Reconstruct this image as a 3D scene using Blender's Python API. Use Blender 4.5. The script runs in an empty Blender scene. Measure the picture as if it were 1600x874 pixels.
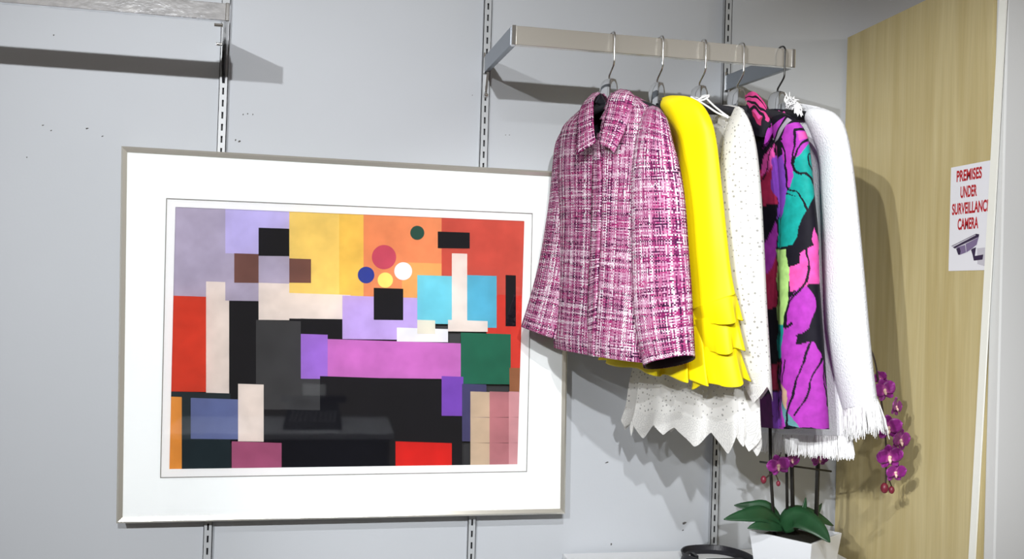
import bpy, bmesh, math, random
import numpy as np
from mathutils import Matrix, Vector

random.seed(5)
rng = np.random.default_rng(5)
S = bpy.context.scene
COL = S.collection
CZ = 1.5                                  # camera height above the floor

# ------------------------------------------------------------------ camera
F_PX, YAW, PITCH, ROLL = 1455.4, math.radians(10.98), math.radians(0.719), math.radians(1.758)
_F = np.array([math.sin(YAW)*math.cos(PITCH), math.cos(YAW)*math.cos(PITCH), math.sin(PITCH)])
_R0 = np.array([math.cos(YAW), -math.sin(YAW), 0.0]); _U0 = np.cross(_R0, _F)
_R = _R0*math.cos(ROLL)+_U0*math.sin(ROLL); _U = _U0*math.cos(ROLL)-_R0*math.sin(ROLL)
cam_d = bpy.data.cameras.new('camera'); cam = bpy.data.objects.new('camera', cam_d); COL.objects.link(cam)
cam_d.sensor_width = 36.0; cam_d.lens = F_PX/1600*36.0; cam_d.clip_start = 0.05
cam.matrix_world = Matrix(((_R[0], _U[0], -_F[0], 0), (_R[1], _U[1], -_F[1], 0), (_R[2], _U[2], -_F[2], CZ), (0, 0, 0, 1)))
S.camera = cam

# ------------------------------------------------------------------ world, lamps, exposure
S.view_settings.view_transform = 'Standard'; S.view_settings.look = 'None'
S.view_settings.gamma = 1.0; S.view_settings.use_curve_mapping = False
S.view_settings.exposure = 0.0
W = bpy.data.worlds.new('shop_light'); S.world = W; W.use_nodes = True
W.node_tree.nodes['Background'].inputs[0].default_value = (1.0, 0.90, 0.78, 1)
W.node_tree.nodes['Background'].inputs[1].default_value = 0.175

def spot(loc, target, power, deg, blend, radius, col=(.97, .985, 1.0)):
    d = bpy.data.lights.new('ceiling_spot', 'SPOT'); o = bpy.data.objects.new('ceiling_spot', d); COL.objects.link(o)
    d.energy = power; d.spot_size = math.radians(deg); d.spot_blend = blend; d.shadow_soft_size = radius; d.color = col
    o.location = (loc[0], loc[1], loc[2]+CZ)
    v = Vector((target[0]-loc[0], target[1]-loc[1], target[2]-loc[2])); o.rotation_euler = v.to_track_quat('-Z', 'Y').to_euler()
    return o
spot((-.86, -1.0, .80), (-.50, 2.2, -.30), 190, 54, .8, .020)
spot((.04, -1.0, .80), (.14, 2.2, .06), 195, 50, .8, .020)
spot((.02, -.35, 1.05), (.70, 2.2, -.50), 115, 39, .7, .020)
spot((-1.55, -1.0, .86), (1.30, 1.80, .0), 300, 25, .9, .020)
spot((-1.28, -1.0, .92), (1.30, 1.80, .05), 290, 25, .9, .020)
spot((-.45, -.15, .95), (-.18, -.75, -.70), 190, 60, .6, .03)           # added unseen lamp, brightens the desk across the shop for its reflection
# lamp of the next bay, behind the partition
ld = bpy.data.lights.new('next_bay_lamp', 'AREA'); lo = bpy.data.objects.new('next_bay_lamp', ld); COL.objects.link(lo)
ld.energy = 1.2; ld.size = .10; ld.color = (1, .93, .86); lo.location = (2.15, 1.72, .80+CZ)
lo.rotation_euler = Vector((-1, .35, .0)).to_track_quat('-Z', 'Y').to_euler()

# ------------------------------------------------------------------ helpers
def ray(x, y): return _F+_R*((x-800)/F_PX)+_U*(-(y-437)/F_PX)
def onY(x, y, Y):
    r = ray(x, y); p = r*(Y/r[1]); return np.array([p[0], p[1], p[2]+CZ])
def onX(x, y, X):
    r = ray(x, y); p = r*(X/r[0]); return np.array([p[0], p[1], p[2]+CZ])

def nn(t, kind, loc=(0, 0), **kw):
    n = t.nodes.new(kind)
    for k, v in kw.items(): setattr(n, k, v)
    return n
def mat(name, col, rough=.6, metal=0.0, var=0.0, vscale=8.0, bump=0.0, bscale=300.0, stretch=None, trans=0.0, coat=0.0, spec=.5):
    m = bpy.data.materials.new(name); m.use_nodes = True; t = m.node_tree; b = t.nodes['Principled BSDF']
    b.inputs['Base Color'].default_value = (*col, 1); b.inputs['Roughness'].default_value = rough; b.inputs['Metallic'].default_value = metal
    b.inputs['Specular IOR Level'].default_value = spec
    if coat: b.inputs['Coat Weight'].default_value = coat
    if trans: b.inputs['Transmission Weight'].default_value = trans
    tc = nn(t, 'ShaderNodeTexCoord'); mp = nn(t, 'ShaderNodeMapping'); t.links.new(tc.outputs['Object'], mp.inputs[0])
    if stretch: mp.inputs['Scale'].default_value = stretch
    if var:
        n = nn(t, 'ShaderNodeTexNoise'); n.inputs['Scale'].default_value = vscale; n.inputs['Detail'].default_value = 5
        t.links.new(mp.outputs[0], n.inputs['Vector'])
        r = nn(t, 'ShaderNodeMapRange'); r.inputs['From Min'].default_value = .25; r.inputs['From Max'].default_value = .75
        r.inputs['To Min'].default_value = 1-var; r.inputs['To Max'].default_value = 1+var
        t.links.new(n.outputs[0], r.inputs[0])
        mx = nn(t, 'ShaderNodeVectorMath', operation='SCALE'); mx.inputs[0].default_value = col
        t.links.new(r.outputs[0], mx.inputs['Scale']); t.links.new(mx.outputs[0], b.inputs['Base Color'])
    if bump:
        n = nn(t, 'ShaderNodeTexNoise'); n.inputs['Scale'].default_value = bscale; n.inputs['Detail'].default_value = 3
        t.links.new(mp.outputs[0], n.inputs['Vector'])
        bp = nn(t, 'ShaderNodeBump'); bp.inputs['Strength'].default_value = bump; bp.inputs['Distance'].default_value = .003
        t.links.new(n.outputs[0], bp.inputs['Height']); t.links.new(bp.outputs[0], b.inputs['Normal'])
    return m

def obj(name, v, f, m=None, parent=None, smooth=False, uv=None, mats=None, fm=None, solid=0.0, bevel=0.0):
    me = bpy.data.meshes.new(name); me.from_pydata([tuple(map(float, p)) for p in v], [], [tuple(map(int, q)) for q in f]); me.update()
    for mm in (mats or [m]):
        if mm: me.materials.append(mm)
    if fm is not None: me.polygons.foreach_set('material_index', fm)
    if smooth: me.polygons.foreach_set('use_smooth', [True]*len(me.polygons))
    if uv is not None:
        ul = me.uv_layers.new(name='UVMap'); ul.data.foreach_set('uv', np.asarray(uv, float).reshape(-1))
    o = bpy.data.objects.new(name, me); COL.objects.link(o)
    if parent:
        o.parent = parent; o.matrix_parent_inverse = Matrix.Translation(parent.location).inverted()
    if solid:
        md = o.modifiers.new('thickness', 'SOLIDIFY'); md.thickness = solid; md.offset = 0
    if bevel:
        md = o.modifiers.new('edge', 'BEVEL'); md.width = bevel; md.segments = 2; md.limit_method = 'ANGLE'
    return o
def tag(o, label, cat, group=None):
    o['label'] = label; o['category'] = cat
    if group: o['group'] = group
    return o
def thing(name, loc, label, cat, group=None):
    o = bpy.data.objects.new(name, None); COL.objects.link(o); o.location = loc; o.empty_display_size = .02
    return tag(o, label, cat, group)
def struct(o): o['kind'] = 'structure'; return o

class MB:
    def __init__(s): s.v = []; s.f = []
    def add(s, v, f):
        k = len(s.v); s.v += [np.array(p, float) for p in v]; s.f += [tuple(i+k for i in q) for q in f]; return s
    def box(s, a, b):
        (x0, y0, z0), (x1, y1, z1) = a, b
        return s.hexa([(x0, y0, z0), (x1, y0, z0), (x1, y1, z0), (x0, y1, z0), (x0, y0, z1), (x1, y0, z1), (x1, y1, z1), (x0, y1, z1)])
    def hexa(s, c): return s.add(c, [(3, 2, 1, 0), (4, 5, 6, 7), (0, 1, 5, 4), (1, 2, 6, 5), (2, 3, 7, 6), (3, 0, 4, 7)])
    def tube(s, pts, r, n=8, cap=True):
        pts = [np.array(p, float) for p in pts]; rings = []
        rr = r if hasattr(r, '__len__') else [r]*len(pts)
        up = np.array([.13, .27, .95]); prev = None
        for i, p in enumerate(pts):
            d = pts[min(i+1, len(pts)-1)]-pts[max(i-1, 0)]; d /= np.linalg.norm(d)+1e-12
            a = prev-d*(prev@d) if prev is not None else np.cross(d, up)
            if np.linalg.norm(a) < 1e-6: a = np.cross(d, [1, 0, 0])
            a /= np.linalg.norm(a); prev = a; b = np.cross(d, a)
            rings.append([p+(a*math.cos(t)+b*math.sin(t))*rr[i] for t in np.linspace(0, 2*math.pi, n, endpoint=False)])
        v = [q for R_ in rings for q in R_]; f = []
        for i in range(len(rings)-1):
            for j in range(n): f.append((i*n+j, i*n+(j+1) % n, (i+1)*n+(j+1) % n, (i+1)*n+j))
        if cap: f.append(tuple(range(n))[::-1]); f.append(tuple((len(rings)-1)*n+j for j in range(n)))
        return s.add(v, f)
    def ball(s, c, r, nu=12, nv=8, sc=(1, 1, 1)):
        v = [np.array(c)+np.array([0, 0, r*sc[2]])]
        for i in range(1, nv):
            a = math.pi*i/nv
            for j in range(nu):
                b = 2*math.pi*j/nu; v.append(np.array(c)+r*np.array([math.sin(a)*math.cos(b)*sc[0], math.sin(a)*math.sin(b)*sc[1], math.cos(a)*sc[2]]))
        v.append(np.array(c)-np.array([0, 0, r*sc[2]])); f = []
        for j in range(nu): f.append((0, 1+j, 1+(j+1) % nu))
        for i in range(nv-2):
            for j in range(nu): f.append((1+i*nu+j, 1+(i+1)*nu+j, 1+(i+1)*nu+(j+1) % nu, 1+i*nu+(j+1) % nu))
        L = len(v)-1
        for j in range(nu): f.append((L, 1+(nv-2)*nu+(j+1) % nu, 1+(nv-2)*nu+j))
        return s.add(v, f)
    def build(s, name, m, parent=None, smooth=False, **kw): return obj(name, s.v, s.f, m, parent, smooth, **kw)

def spline(pts, n):
    P = np.array(pts, float); k = len(P); out = []
    for i in range(n):
        t = i/(n-1)*(k-1); a = min(int(t), k-2); u = t-a
        p0, p1, p2, p3 = P[max(a-1, 0)], P[a], P[a+1], P[min(a+2, k-1)]
        out.append(.5*((2*p1)+(-p0+p2)*u+(2*p0-5*p1+4*p2-p3)*u*u+(-p0+3*p1-3*p2+p3)*u**3))
    return np.array(out)
def closed_curve(pts, n=8):
    P = np.array(pts, float); k = len(P); out = []
    for a in range(k):
        p0, p1, p2, p3 = P[a-1], P[a], P[(a+1) % k], P[(a+2) % k]
        for i in range(n):
            u = i/n; out.append(.5*((2*p1)+(-p0+p2)*u+(2*p0-5*p1+4*p2-p3)*u*u+(-p0+3*p1-3*p2+p3)*u**3))
    return np.array(out)

# ------------------------------------------------------------------ materials
M_wall = mat('wall_paint', (.54, .565, .60), .55, var=.02, vscale=3, bump=.04, bscale=160, spec=.3)
M_white_wall = mat('white_paint', (.66, .665, .66), .6, bump=.05, bscale=120)
M_floor = mat('floor_vinyl', (.35, .33, .31), .5, var=.1)
M_chrome = mat('chrome', (.80, .80, .80), .12, 1.0)
M_scratched = mat('scratched_chrome', (.90, .91, .94), .09, .8, var=.22, vscale=70, bump=.07, bscale=200, stretch=(.5, 1, 1))
M_satin = mat('satin_steel', (.80, .77, .70), .15, .72)
M_arm = mat('arm_steel', (.34, .37, .41), .38, 1.0)
M_upright = mat('upright_paint', (.47, .49, .51), .35, spec=.5, var=.04, vscale=30)
M_wire = mat('hook_wire', (.66, .66, .66), .12, 1.0)
M_dwire = mat('dark_wire', (.06, .06, .06), .3, .8)
M_black = mat('black_plastic', (.012, .012, .016), .5)
M_frame = mat('polished_frame', (.86, .83, .74), .18, .7)
M_mat = mat('mat_board', (.90, .92, .92), .9, spec=.1)
M_mat2 = mat('inner_mat_board', (.93, .93, .93), .9, spec=.1)
M_line = mat('bevel_grey', (.22, .21, .19), .8)
M_signw = mat('sign_white', (.80, .80, .86), .5)
M_red = mat('sign_red', (.46, .010, .018), .5)
M_strip = mat('edge_strip', (.88, .88, .82), .4)
M_table = mat('white_laminate', (.91, .92, .94), .3)
M_pot = mat('pot_glaze', (.74, .76, .79), .25, coat=.3)
M_soil = mat('dark_moss', (.012, .012, .008), .9, bump=.8, bscale=90)
M_leaf = mat('orchid_leaf', (.014, .062, .022), .42, var=.25, vscale=25)
M_stem = mat('dark_stem', (.012, .010, .008), .5)
M_gstem = mat('flower_stem', (.035, .02, .015), .5)
M_bud = mat('orchid_bud', (.17, .012, .03), .45, var=.2, vscale=80)
M_lip = mat('orchid_lip', (.80, .55, .45), .5, var=.25, vscale=120)
M_scuff = mat('scuff_dark', (.10, .095, .09), .8)
M_strap = mat('black_leather', (.008, .008, .014), .45, bump=.2, bscale=200)

def wood_mat():
    m = bpy.data.materials.new('maple_laminate'); m.use_nodes = True; t = m.node_tree; b = t.nodes['Principled BSDF']
    tc = nn(t, 'ShaderNodeTexCoord'); mp = nn(t, 'ShaderNodeMapping'); mp.inputs['Scale'].default_value = (6, 9, .55)
    n = nn(t, 'ShaderNodeTexNoise'); n.inputs['Scale'].default_value = 3.2; n.inputs['Detail'].default_value = 8; n.inputs['Distortion'].default_value = .5
    r = nn(t, 'ShaderNodeValToRGB'); e = r.color_ramp.elements
    e[0].position = .28; e[0].color = (.47, .375, .17, 1); e[1].position = .72; e[1].color = (.60, .51, .28, 1)
    n2 = nn(t, 'ShaderNodeTexNoise'); n2.inputs['Scale'].default_value = 60; mp2 = nn(t, 'ShaderNodeMapping'); mp2.inputs['Scale'].default_value = (5, 5, .12)
    L = t.links.new
    L(tc.outputs['Object'], mp.inputs[0]); L(mp.outputs[0], n.inputs['Vector']); L(n.outputs[0], r.inputs[0])
    L(tc.outputs['Object'], mp2.inputs[0]); L(mp2.outputs[0], n2.inputs['Vector'])
    rr = nn(t, 'ShaderNodeMapRange'); rr.inputs['To Min'].default_value = .88; rr.inputs['To Max'].default_value = 1.10; L(n2.outputs[0], rr.inputs[0])
    mx = nn(t, 'ShaderNodeVectorMath', operation='SCALE'); L(r.outputs[0], mx.inputs[0]); L(rr.outputs[0], mx.inputs['Scale'])
    L(mx.outputs[0], b.inputs['Base Color']); b.inputs['Roughness'].default_value = .42
    return m
M_wood = wood_mat()

def math_node(t, op, a, b=None, c=None):
    n = nn(t, 'ShaderNodeMath', operation=op)
    for i, x in enumerate((a, b, c)):
        if x is None: continue
        if isinstance(x, (int, float)): n.inputs[i].default_value = x
        else: t.links.new(x, n.inputs[i])
    return n.outputs[0]

def tweed_mat():
    m = bpy.data.materials.new('pink_tweed'); m.use_nodes = True; t = m.node_tree; b = t.nodes['Principled BSDF']; L = t.links.new
    uvn = nn(t, 'ShaderNodeTexCoord'); sp = nn(t, 'ShaderNodeSeparateXYZ')
    wob = nn(t, 'ShaderNodeTexNoise'); wob.inputs['Scale'].default_value = 45; L(uvn.outputs['UV'], wob.inputs['Vector'])
    sc = nn(t, 'ShaderNodeVectorMath', operation='SCALE'); L(wob.outputs['Color'], sc.inputs[0]); sc.inputs['Scale'].default_value = .0035
    ad = nn(t, 'ShaderNodeVectorMath', operation='ADD'); L(uvn.outputs['UV'], ad.inputs[0]); L(sc.outputs[0], ad.inputs[1])
    L(ad.outputs[0], sp.inputs[0]); u, v = sp.outputs[0], sp.outputs[1]
    pu, pv = 1/.0025, 1/.0028
    su = math_node(t, 'MULTIPLY', u, pu); sv = math_node(t, 'MULTIPLY', v, pv)
    iu = math_node(t, 'FLOOR', su); iv = math_node(t, 'FLOOR', sv)
    def thread(i, along, seed, freq, w):
        cx = nn(t, 'ShaderNodeCombineXYZ'); L(math_node(t, 'MULTIPLY', i, .62), cx.inputs[0]); L(math_node(t, 'MULTIPLY', along, freq), cx.inputs[1]); cx.inputs[2].default_value = seed
        n = nn(t, 'ShaderNodeTexNoise'); n.inputs['Scale'].default_value = 1; n.inputs['Detail'].default_value = 2; L(cx.outputs[0], n.inputs['Vector'])
        wn = nn(t, 'ShaderNodeTexWhiteNoise', noise_dimensions='1D'); L(math_node(t, 'ADD', i, seed), wn.inputs['W'])
        a = math_node(t, 'MULTIPLY', math_node(t, 'SUBTRACT', n.outputs[0], .5), 1.5)
        return math_node(t, 'ADD', math_node(t, 'ADD', a, .5), math_node(t, 'MULTIPLY', math_node(t, 'SUBTRACT', wn.outputs['Value'], .5), w))
    def ramp(val, stops):
        r = nn(t, 'ShaderNodeValToRGB'); L(val, r.inputs[0]); e = r.color_ramp.elements
        while len(e) < len(stops): e.new(.5)
        for k, (p, c) in enumerate(stops): e[k].position = p; e[k].color = (*c, 1)
        return r.outputs[0]
    warp = ramp(thread(iu, v, 3.0, 13, .95), [(.0, (.04, .006, .04)), (.18, (.22, .022, .11)), (.36, (.38, .11, .22)), (.56, (.46, .20, .33)), (.74, (.62, .38, .50)), (.90, (.84, .76, .81))])
    weft = ramp(thread(iv, u, 11.0, 15, .85), [(.0, (.015, .003, .02)), (.2, (.11, .010, .07)), (.36, (.40, .02, .15)), (.52, (.35, .11, .23)), (.7, (.50, .25, .38)), (.9, (.78, .64, .72))])
    ck = math_node(t, 'MODULO', math_node(t, 'ADD', iu, iv), 2.0)
    cm = nn(t, 'ShaderNodeCombineXYZ'); L(iu, cm.inputs[0]); L(iv, cm.inputs[1])
    wn = nn(t, 'ShaderNodeTexWhiteNoise', noise_dimensions='2D'); L(cm.outputs[0], wn.inputs['Vector'])
    mask = math_node(t, 'GREATER_THAN', math_node(t, 'ADD', math_node(t, 'MULTIPLY', math_node(t, 'ABSOLUTE', ck), .55), math_node(t, 'MULTIPLY', wn.outputs['Value'], .70)), .66)
    mix = nn(t, 'ShaderNodeMix', data_type='RGBA'); L(mask, mix.inputs[0]); L(warp, mix.inputs[6]); L(weft, mix.inputs[7])
    L(mix.outputs[2], b.inputs['Base Color']); b.inputs['Roughness'].default_value = .85; b.inputs['Specular IOR Level'].default_value = .2
    hu = math_node(t, 'ABSOLUTE', math_node(t, 'SINE', math_node(t, 'MULTIPLY', su, math.pi))); hv = math_node(t, 'ABSOLUTE', math_node(t, 'SINE', math_node(t, 'MULTIPLY', sv, math.pi)))
    bp = nn(t, 'ShaderNodeBump'); bp.inputs['Strength'].default_value = .6; bp.inputs['Distance'].default_value = .0012
    L(math_node(t, 'ADD', hu, hv), bp.inputs['Height']); L(bp.outputs[0], b.inputs['Normal'])
    return m
M_tweed = tweed_mat()
M_lining = mat('plum_lining', (.022, .004, .014), .6)
M_navy = mat('navy_lining', (.008, .008, .014), .7)
M_yellow = mat('yellow_crepe', (.86, .70, .002), .55, bump=.06, bscale=500, spec=.25)
M_boucle = mat('white_boucle', (.78, .79, .81), .9, bump=.6, bscale=260, spec=.1)
M_fringe = mat('white_fringe', (.86, .86, .86), .9, spec=.1)
M_tie = mat('white_ribbon', (.78, .78, .78), .6)

def eyelet_mat():
    m = bpy.data.materials.new('white_eyelet_cotton'); m.use_nodes = True; t = m.node_tree; b = t.nodes['Principled BSDF']; L = t.links.new
    tc = nn(t, 'ShaderNodeTexCoord'); sp = nn(t, 'ShaderNodeSeparateXYZ'); L(tc.outputs['UV'], sp.inputs[0]); v = sp.outputs[1]
    vo = nn(t, 'ShaderNodeTexVoronoi', voronoi_dimensions='2D'); vo.inputs['Scale'].default_value = 92; vo.inputs['Randomness'].default_value = .75; L(tc.outputs['UV'], vo.inputs['Vector'])
    ss = nn(t, 'ShaderNodeSeparateColor'); L(vo.outputs['Color'], ss.inputs[0])
    rad = math_node(t, 'MULTIPLY', math_node(t, 'GREATER_THAN', ss.outputs[0], .25), math_node(t, 'ADD', .07, math_node(t, 'MULTIPLY', ss.outputs[1], .15)))
    d = math_node(t, 'SUBTRACT', vo.outputs['Distance'], rad)
    hole = math_node(t, 'LESS_THAN', d, 0.0)
    rim = math_node(t, 'LESS_THAN', math_node(t, 'ABSOLUTE', math_node(t, 'SUBTRACT', d, .05)), .05)
    # lace band along the hem: rosettes of ring stitches
    v2 = nn(t, 'ShaderNodeTexVoronoi', voronoi_dimensions='2D', feature='DISTANCE_TO_EDGE'); v2.inputs['Scale'].default_value = 95; v2.inputs['Randomness'].default_value = .8; L(tc.outputs['UV'], v2.inputs['Vector'])
    lace = math_node(t, 'LESS_THAN', v, .042)
    ring = math_node(t, 'LESS_THAN', math_node(t, 'ABSOLUTE', math_node(t, 'SUBTRACT', v2.outputs['Distance'], .17)), .05)
    dark = math_node(t, 'MULTIPLY', ring, lace)
    mix = nn(t, 'ShaderNodeMix', data_type='RGBA'); L(math_node(t, 'MULTIPLY', dark, .6), mix.inputs[0]); mix.inputs[6].default_value = (.74, .735, .715, 1); mix.inputs[7].default_value = (.45, .45, .45, 1)
    L(mix.outputs[2], b.inputs['Base Color']); b.inputs['Roughness'].default_value = .8; b.inputs['Specular IOR Level'].default_value = .2
    bp = nn(t, 'ShaderNodeBump'); bp.inputs['Strength'].default_value = .5; bp.inputs['Distance'].default_value = .001; L(math_node(t, 'ADD', rim, dark), bp.inputs['Height']); L(bp.outputs[0], b.inputs['Normal'])
    tl = nn(t, 'ShaderNodeBsdfTranslucent'); tl.inputs[0].default_value = (.84, .82, .78, 1)
    m1 = nn(t, 'ShaderNodeMixShader'); m1.inputs[0].default_value = .25; L(b.outputs[0], m1.inputs[1]); L(tl.outputs[0], m1.inputs[2])
    tr = nn(t, 'ShaderNodeBsdfTransparent'); m2 = nn(t, 'ShaderNodeMixShader')
    nl = math_node(t, 'SUBTRACT', 1.0, lace)
    L(math_node(t, 'MULTIPLY', math_node(t, 'MULTIPLY', hole, nl), .62), m2.inputs[0]); L(m1.outputs[0], m2.inputs[1]); L(tr.outputs[0], m2.inputs[2])
    L(m2.outputs[0], t.nodes['Material Output'].inputs[0])
    return m
M_eyelet = eyelet_mat()

def attr_mat():
    m = bpy.data.materials.new('brush_print_cloth'); m.use_nodes = True; t = m.node_tree; b = t.nodes['Principled BSDF']; L = t.links.new
    a = nn(t, 'ShaderNodeVertexColor', layer_name='print'); tc = nn(t, 'ShaderNodeTexCoord')
    n = nn(t, 'ShaderNodeTexNoise'); n.inputs['Scale'].default_value = 55; n.inputs['Detail'].default_value = 6; L(tc.outputs['Object'], n.inputs['Vector'])
    r = nn(t, 'ShaderNodeMapRange'); r.inputs['From Min'].default_value = .3; r.inputs['From Max'].default_value = .7; r.inputs['To Min'].default_value = .8; r.inputs['To Max'].default_value = 1.15; L(n.outputs[0], r.inputs[0])
    mx = nn(t, 'ShaderNodeVectorMath', operation='SCALE'); L(a.outputs[0], mx.inputs[0]); L(r.outputs[0], mx.inputs['Scale'])
    L(mx.outputs[0], b.inputs['Base Color']); b.inputs['Roughness'].default_value = .7; b.inputs['Specular IOR Level'].default_value = .15
    return m
M_print = attr_mat()

def glass_mat(name, tint=(1, 1, 1), ior=1.45):
    m = bpy.data.materials.new(name); m.use_nodes = True; t = m.node_tree; L = t.links.new
    t.nodes.remove(t.nodes['Principled BSDF'])
    fr = nn(t, 'ShaderNodeFresnel'); fr.inputs[0].default_value = ior
    tr = nn(t, 'ShaderNodeBsdfTransparent'); tr.inputs[0].default_value = (*tint, 1)
    gl = nn(t, 'ShaderNodeBsdfGlossy'); gl.inputs['Roughness'].default_value = .03
    mx = nn(t, 'ShaderNodeMixShader'); L(fr.outputs[0], mx.inputs[0]); L(tr.outputs[0], mx.inputs[1]); L(gl.outputs[0], mx.inputs[2])
    L(mx.outputs[0], t.nodes['Material Output'].inputs[0]); return m
M_glass = glass_mat('picture_glass')
M_clear = glass_mat('clear_plastic', (.95, .96, .97), 1.5)

def petal_mat():
    m = bpy.data.materials.new('orchid_petal'); m.use_nodes = True; t = m.node_tree; b = t.nodes['Principled BSDF']; L = t.links.new
    tc = nn(t, 'ShaderNodeTexCoord'); sp = nn(t, 'ShaderNodeSeparateXYZ'); L(tc.outputs['UV'], sp.inputs[0])
    r = nn(t, 'ShaderNodeValToRGB'); e = r.color_ramp.elements; L(sp.outputs[1], r.inputs[0])
    e[0].position = 0; e[0].color = (.55, .10, .38, 1); e[1].position = 1; e[1].color = (.42, .06, .40, 1)
    k = e.new(.3); k.color = (.20, .006, .16, 1); k = e.new(.85); k.color = (.24, .012, .20, 1)
    L(r.outputs[0], b.inputs['Base Color']); b.inputs['Roughness'].default_value = .5; b.inputs['Sheen Weight'].default_value = .1
    return m
M_petal = petal_mat()

# ------------------------------------------------------------------ room shell
D = 2.22
PX = 1.299                                                     # inner face of the maple partition
wall_back = struct(MB().box((-3.0, D, 0), (3.2, D+.1, CZ+1.6)).build('wall_back', M_wall))
struct(MB().box((-3.0, -3.0, -.1), (3.2, D+.1, 0)).build('floor', M_floor))
struct(MB().box((PX+.004, 1.628, 0), (PX+.16, 1.66, CZ+1.6)).build('wall_right', M_white_wall, bevel=.003))
panel = MB().box((PX, 1.664, 0), (PX+.02, D-.010, CZ+.687)).build('wall_partition', M_wood); struct(panel)
for k, (x, y, w, h) in enumerate([(84, 55, 2, 2), (136, 201, 4, 2), (67, 196, 3, 1.5), (160, 213, 3, 1.5), (80, 204, 2.5, 1.5), (380, 179, 1.5, 2.5), (387, 178, 1.5, 2.5), (395, 179, 1.5, 2.5),
                                  (368, 219, 2, 3), (374, 221, 4, 3), (790, 211, 1.5, 1.5), (796, 211, 1.5, 1.5), (42, 246, 1.5, 1.5), (955, 851, 2.5, 4), (1069, 818, 7, 4), (1067, 829, 3, 2), (948, 723, 6, 2), (1087, 852, 1.5, 2), (738, 149, 1, 2), (753, 158, 1.5, 2)]):
    c = onY(x, y, D); s = 2.22/F_PX*.5; n = 8
    ring = [(c[0]+math.cos(a)*w*s*(1+.3*math.sin(3*a+k)), D-.0006, c[2]+math.sin(a)*h*s+math.cos(a)*w*s*.3) for a in np.linspace(0, 2*math.pi, n, endpoint=False)]
    v = ring+[(p[0], D+.001, p[2]) for p in ring]
    obj('scuff_mark', v, [tuple(range(n))]+[(i, (i+1) % n, n+(i+1) % n, n+i) for i in range(n)], M_scuff, wall_back)

# ------------------------------------------------------------------ slotted uprights
UX = [onY(347, 230, D)[0], onY(757, 150, D)[0], onY(1131, 150, D)[0]]
def upright(xc, label, z0=.25, z1=CZ+1.1):
    t = thing('slotted_upright', (xc, D, z0), label, 'wall upright', 'slotted uprights on the back wall')
    w, d, sw, pit, sl = .0195, .016, .0042, .0275, .0155
    m = MB(); yf = D-d; x0, x1 = xc-w/2, xc+w/2; a, b = xc-sw/2, xc+sw/2; th = .0015
    m.box((x0, yf, z0), (a, yf+th, z1)); m.box((b, yf, z0), (x1, yf+th, z1))
    z = z0; k = int((z1-z0)/pit)
    for i in range(k):
        m.box((a, yf, z0+i*pit+sl), (b, yf+th, z0+(i+1)*pit))
    m.build('slotted_face', M_upright, t)
    for s, q in ((x0, 1), (x1, -1)):
        MB().box((min(s, s+q*th), yf, z0), (max(s, s+q*th), D, z1)).build('side_flange', M_upright, t)
    MB().box((x0+th, D-.004, z0), (x1-th, D-.0002, z1)).build('channel_shade', M_black, t)['label'] = 'black sheet standing in for the shade inside the channel behind the slots'  # shade inside the channel put in as a black sheet
    return t
upright(UX[0], 'slotted metal upright running down behind the framed picture, under the empty rail')
upright(UX[1], 'slotted metal upright at the left end of the garment rail')
upright(UX[2], 'slotted metal upright behind the hanging clothes, reaching down to the white table')

# ------------------------------------------------------------------ rails
def arm(t, x, yb, zb0, zb1, zw0, zw1, m, side):
    w = .012
    o = MB().hexa([(x-w/2, yb, zb0), (x+w/2, yb, zb0), (x+w/2, D-.018, zw0), (x-w/2, D-.018, zw0), (x-w/2, yb, zb1), (x+w/2, yb, zb1), (x+w/2, D-.018, zw1), (x-w/2, D-.018, zw1)]).build('side_arm', m, t, bevel=.001)
    yw = D-.018
    MB().hexa([(x-.0025, yw-.022, zw0-.004), (x+.0025, yw-.022, zw0-.004), (x+.0025, yw+.006, zw0-.062), (x-.0025, yw+.006, zw0-.062),
               (x-.0025, yw-.022, zw1-.002), (x+.0025, yw-.022, zw1-.002), (x+.0025, yw+.006, zw1+.010), (x-.0025, yw+.006, zw1+.010)]).build('bracket', M_chrome, o)
    k = MB(); k.box((x-.009, yw-.006, zw0-.004), (x-.004, yw, zw1+.008)); k.build('bracket_plate', M_chrome, o, bevel=.001)
    MB().ball((x, yw-.004, zw0-.055), .006).build('locking_screw', M_chrome, o, smooth=True)
    return o
YB0, YB1 = 1.857, 1.872
BZ0, BZ1 = CZ+.5025, CZ+.5415
rail = thing('garment_rail', (UX[1], D-.016, BZ0), 'satin steel wall rail that the five clothes hangers hook over', 'clothes rail', 'wall rails')
MB().box((UX[1]+.004, YB0, BZ0), (UX[2]-.004, YB1, BZ1)).build('front_bar', M_satin, rail, bevel=.0012)
for x in (UX[1], UX[2]):
    arm(rail, x, YB1-.004, BZ0, BZ1, CZ+.523, CZ+.561, M_arm, 1)
    MB().box((x-.0045, YB0-.0012, BZ0-.0008), (x+.0045, YB1, BZ1+.0008)).build('end_cap', M_chrome, rail, bevel=.0015)
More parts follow.
